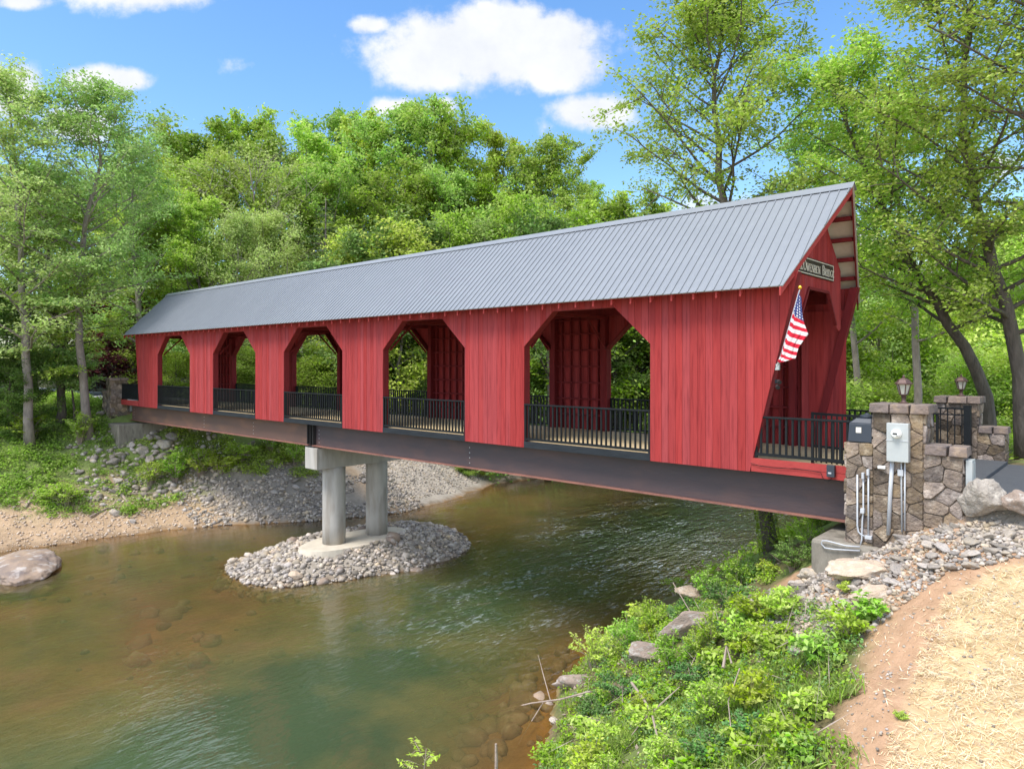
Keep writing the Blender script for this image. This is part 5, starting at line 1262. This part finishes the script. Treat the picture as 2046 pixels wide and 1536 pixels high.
weed('bright', 1290, 1440, .75, 'fresh green plant low on the left of the bank above the grass')
weed('broad', 1560, 1500, .9, 'broad leaved plant at the bottom edge of the picture')
weed('broad', 1600, 1525, .7, 'pale green plant clump touching the bottom edge right of the grass')
weed('bright', 1690, 1188, .35, 'small green tuft growing between the tan slabs')
weed('bright', 1800, 1440, .18, 'single tiny green tuft on the bare dirt')
weed('bright', 1480, 1300, .8, 'fresh green plant right of the brown ledge rock'); weed('tall', 1420, 1300, .7, 'upright weed right beside the brown ledge rock')
grow('bush', 1640, 19.5, 1025, 'dark leaved bush under the girder end by the abutment', wide=1.1)
for i in range(70):
    x_ = 0
    while True:
        y_ = rnd.uniform(-7, 1); x_ = rnd.uniform(29, 38); q_ = np.array([x_]), np.array([y_])
        if x_-float(shoreR(q_[1])[0]) > .5 and x_ < float(qline(y_))-.15: break
    key = rnd.choice(['bright', 'blue', 'broad', 'tall', 'bright', 'broad']); T, used = WP[key]; o = copy_tree(T); s_ = rnd.uniform(.45, .85)
    o.name = 'tall_weed' if key == 'tall' else 'leafy_plant'; o.location = (x_, y_, h1(x_, y_)-.03); o.scale = (s_*1.15, s_*1.15, s_); o.rotation_euler = (0, 0, rnd.uniform(0, 6.28))
    o['label'] = {'bright': 'bushy bright plant of the green near bank, one among many alike', 'blue': 'bluish small leaved plant of the near bank, one among several alike', 'broad': 'broad leaved plant of the near bank, one among many alike', 'tall': 'upright weed of the near bank, one among several alike'}[key]
    o['category'] = 'plant'; o['group'] = {'bright': 'bushy plants', 'blue': 'bluish plants', 'broad': 'broad leaved plants', 'tall': 'upright weeds'}[key]+' scattered over the near bank'
# ivy on the tree trunk
rs = np.random.RandomState(9); tp = survey([(1540, 1110), (1528, 1010), (1520, 960)], 20.5); c = []
for i in range(1500):
    p = lerp_pts(tp, rs.rand()); a = rs.rand()*6.28; c.append((p.x+.3*math.cos(a), p.y+.3*math.sin(a), p.z+rs.randn()*.05))
tag(leafmesh('ivy', leaves(np.array(c), .09, rs), M['leaf_mid']), 'ivy wrapping the trunk under the girder', 'ivy')
# left bank vegetation
rs = np.random.RandomState(78)
def t_lw(x, y): sL = shoreL(y)-x; return (sL > 2.1+1.6*fnoise(x, y, .8, 3, 2)) & (sL < 20) & (fnoise(x, y, 1.1, 4, 7) > -.25-.08*(sL-3)) & ~((x > -3) & (x < 1) & (y > -.7) & (y < 5)) & ~((x < -1) & (y > .2) & (y < 5.2)) & ~((x > -1) & (x < 4.5) & (y > -3) & (fnoise(x, y, 2.3, 3, 3) < .15))
x, y = scatter(5200, -12, 9, -13, .6, t_lw); tag(leafmesh('ground_cover', clumps(x, y, rs, .36, .34, 26, .13), M['leaf_mid']), 'weeds and low green growth over the left bank', 'ground cover', kind='stuff')
x, y = scatter(2600, -9, 8, -13, .0, lambda x, y: (shoreL(y)-x > 2.0) & (fnoise(x, y, 1.4, 4, 8) > .05)); tag(leafmesh('grass', clumps(x, y, rs, .30, .16, 22, .12, asp=.2), M['grass']), 'pale grass patches on the sandy left bank', 'grass', kind='stuff')
x, y = scatter(2600, -1, 9, .2, 7.2, lambda x, y: (shoreL(y)-x > 4.6-.12*y) & (x > .6) & (fnoise(x, y, 1.3, 4, 9) > -.05)); tag(leafmesh('ground_cover', clumps(x, y, rs, .40, .45, 34, .12), M['leaf_mid']), 'dense green growth under the far span of the bridge', 'ground cover', kind='stuff')
x, y = scatter(5000, -30, 10, 5, 40, lambda x, y: (shoreL(y)-x > 7.5) & ((y > 20) | (x < 3)) & ~((x < -12) & (y < 17))); tag(leafmesh('undergrowth', clumps(x, y, rs, .9, .8, 30, .26), M['leaf_mid']), 'shady undergrowth of the wood behind the bridge', 'undergrowth', kind='stuff')
x, y = scatter(3500, 29, 60, 6, 44, lambda x, y: (x-shoreR(y) > .6)); tag(leafmesh('undergrowth', clumps(x, y, rs, .6, .35, 30, .16), M['leaf_bright']), 'sunny undergrowth behind the road on the right', 'undergrowth', kind='stuff')
for i, (u, v, s) in enumerate([(400, 950, 1.5), (440, 945, 1.4), (350, 965, 1.3), (300, 968, 1.2), (480, 925, 1.5), (540, 905, 1.4), (130, 1015, 1.2), (110, 1000, 1.1), (160, 885, 1.4), (60, 880, 1.5), (375, 935, 1.5), (590, 930, 1.1)]):
    weed(['lime', 'bright', 'tall'][i % 3], u, v, s*1.15, f'leafy clump, number {ORD[i]} outward, on the bank under the far span' if False else
         ['green clump with white flowers left of the pier cap', 'green clump right above the flowering one', 'bush above the rubble under the second opening', 'low bush among the grey boulders', 'tall green clump under the third opening',
          'clump near the girder left of the pier', 'fresh clump beside the driftwood at the left', 'smaller clump left of the driftwood clump', 'leafy clump by the trunk on the left bank', 'leafy clump in the upper left grass', 'shaded clump just below the girder', 'small clump touching the pier cap'][i], 'clumps on the left bank', 1.3)
rs = np.random.RandomState(12); p = on_ground(430, 925); c = np.array([p.x, p.y, p.z+.75])+rs.randn(160, 3)*np.array([.55, .75, .35])
tag(leafmesh('flowers', leaves(c, .055, rs, aspect=.9), M['flower']), 'small white blossoms over the bush left of the pier', 'flowers', kind='stuff')
# sapling at the bottom edge, rooted in the shallow water
x, y = atD(838, 11.2); g = h1(x, y)
wd = MB(); wd.tube([(0, 0, -.5), (.05, .03, .8), (.12, 0, 1.25), (.05, .1, 1.5)], [.014, .011, .008, .004], 6); cs = []; ds = []
r = random.Random(6); rs = np.random.RandomState(6)
for k in range(11):
    a = k*2.4; z0 = .75+.07*k; e = Vector((math.cos(a)*.34, math.sin(a)*.34, z0+.14)); wd.tube([(.07, .03, z0), e*.5+Vector((0, 0, z0*.5+.05)), e], [.005, .004, .002], 4)
    for f in np.linspace(.3, 1, 9):
        for s_ in (-1, 1):
            pp = Vector((.07, .03, z0)).lerp(e, f)+Vector((-math.sin(a)*s_*.045, math.cos(a)*s_*.045, 0)); cs.append(pp[:]); ds.append((-math.sin(a)*s_, math.cos(a)*s_, 0))
plant_tree('sapling', 'bright green sapling rising from the shallow water at the bottom edge', 'sapling', (x, y, max(g, WZ-.3)+.22), wd, leaves(np.array(cs), .085, rs, aspect=.45, dirs=np.array(ds), upb=1.5), M['wood_dead'], M['leaf_bright'])
x, y = atD(990, 11.6); tag(MB().tube([(x, y, -5.7), (x+.02, y, -4.5), (x+.01, y, -4.2)], [.035, .03, .02], 7).build('broken_stump', M['wood_dead']), 'short broken stick standing at the bottom edge right of the sapling', 'stick')
# dead branches
def stick(label, pts, r_, m=M['wood_dead'], name='dead_branch', lift=.12, side=()):
    T = MB(); q = [on_ground(u, v)+Vector((0, 0, lift+l_)) for u, v, l_ in pts]; T.tube(q, [r_*(1-.6*i/len(q)) for i in range(len(q))], 6)
    for s_ in side: T.tube([on_ground(u, v)+Vector((0, 0, lift+l_)) for u, v, l_ in s_], [r_*.5]*(len(s_)-1)+[r_*.2], 5)
    return tag(T.build(name, m), label, 'branch')
stick('long thin bare branch reaching from the bank out over the shallow water', [(1180, 1408, .15), (1120, 1428, .2), (1060, 1440, .25), (1000, 1450, .2)], .022, side=[[(1085, 1436, .22), (1060, 1465, .1), (1035, 1500, 0)], [(1100, 1430, .2), (1085, 1400, .5), (1075, 1375, .7)]])
stick('reddish forked dead branch in the plants near the bottom', [(1262, 1405, .25), (1285, 1440, .25), (1302, 1470, .25), (1318, 1536, .2)], .026, side=[[(1302, 1470, .25), (1330, 1450, .3), (1358, 1433, .35)], [(1302, 1468, .25), (1280, 1485, .2), (1262, 1505, .15)]])
stick('thin stem leaning across the brown ledge rock', [(1345, 1225, .6), (1372, 1260, .4), (1402, 1300, .25)], .012)
stick('thin stem arching over the lower bank', [(1478, 1420, .5), (1455, 1470, .35), (1460, 1510, .25)], .010)
stick('pale forked stub in the middle of the plants', [(1445, 1370, .15), (1452, 1350, .35), (1462, 1362, .15)], .028)
stick('pale driftwood log on the left bank below the grey boulders', [(232, 975, 0), (245, 995, 0), (258, 1010, .02)], .085, lift=.06)
stick('grey driftwood log beside the leftmost clump', [(75, 980, 0), (62, 1000, 0), (50, 1018, 0)], .085, lift=.06)
stick('long thin driftwood branch lying along the left bank', [(180, 1035, 0), (215, 1018, 0), (260, 1012, 0)], .05, lift=.06)
stick('short driftwood stick near the left waterline', [(265, 1023, 0), (290, 1033, 0)], .05, lift=.04)
stick('thin driftwood stick across the gravel above the rubble', [(255, 990, 0), (315, 988, 0)], .04, lift=.06)
# straw mulch
rs = np.random.RandomState(13)
def t_st(x, y): return (x > np.interp(y, [-9, -6, -4.2, -3, -2, -1.4], [38.6, 38.0, 37.9, 37.9, 38.4, 39.1])+.25*fnoise(x, y, 2.2, 3, 5)) & (fnoise(x, y, 2.5, 3, 9) > -.75)
x, y = scatter(110000, 37.4, 43, -9, -1.3, lambda x, y: t_st(x, y) & (rs.rand(len(x)) < .25+.75*(fnoise(x, y, 4.5, 4, 2) > -.15))); c = np.stack([x, y, hz(x, y)+.012+.05*rs.rand(len(x))*np.clip(.5+1.2*fnoise(x, y, 5.5, 3, 1), .1, 1.6)], -1)
d = rs.randn(len(x), 3); d[:, 2] *= .15
tag(leafmesh('straw', leaves(c, .13, rs, aspect=.038, upb=3.5, fold=0, dirs=d*3), M['straw']), 'golden straw mulch covering the slope at the lower right', 'straw', kind='stuff')
x, y = scatter(1100, 36.5, 38.6, -7, -1.4, lambda x, y: x > qline(y)); c = np.stack([x, y, hz(x, y)+.01], -1); d = rs.randn(len(x), 3); d[:, 2] *= .1
tag(leafmesh('loose_straw', leaves(c, .12, rs, aspect=.06, upb=3.5, fold=0, dirs=d*3), M['straw']), 'loose straw wisps scattered over the bare dirt', 'straw', kind='stuff')
x, y = scatter(1500, 36, 39, -7.5, -1.2, lambda x, y: x > qline(y)-.1); s = .008+.022*rs.rand(len(x))**2
rock_heap('dirt_pebbles', np.stack([x, y, hz(x, y)+s*.3], -1), s, 15, M['rock'], 'small stones on the bare dirt strip')

# drop any prototype that was never planted
for T, H, used in PT.values():
    if not used[0]:
        for ch in list(T.children): D.objects.remove(ch)
        D.objects.remove(T)
for T, used in WP.values():
    if not used:
        for ch in list(T.children): D.objects.remove(ch)
        D.objects.remove(T)
SC.render.engine = 'CYCLES'
SC.cycles.transparent_max_bounces = 16; SC.cycles.max_bounces = 6
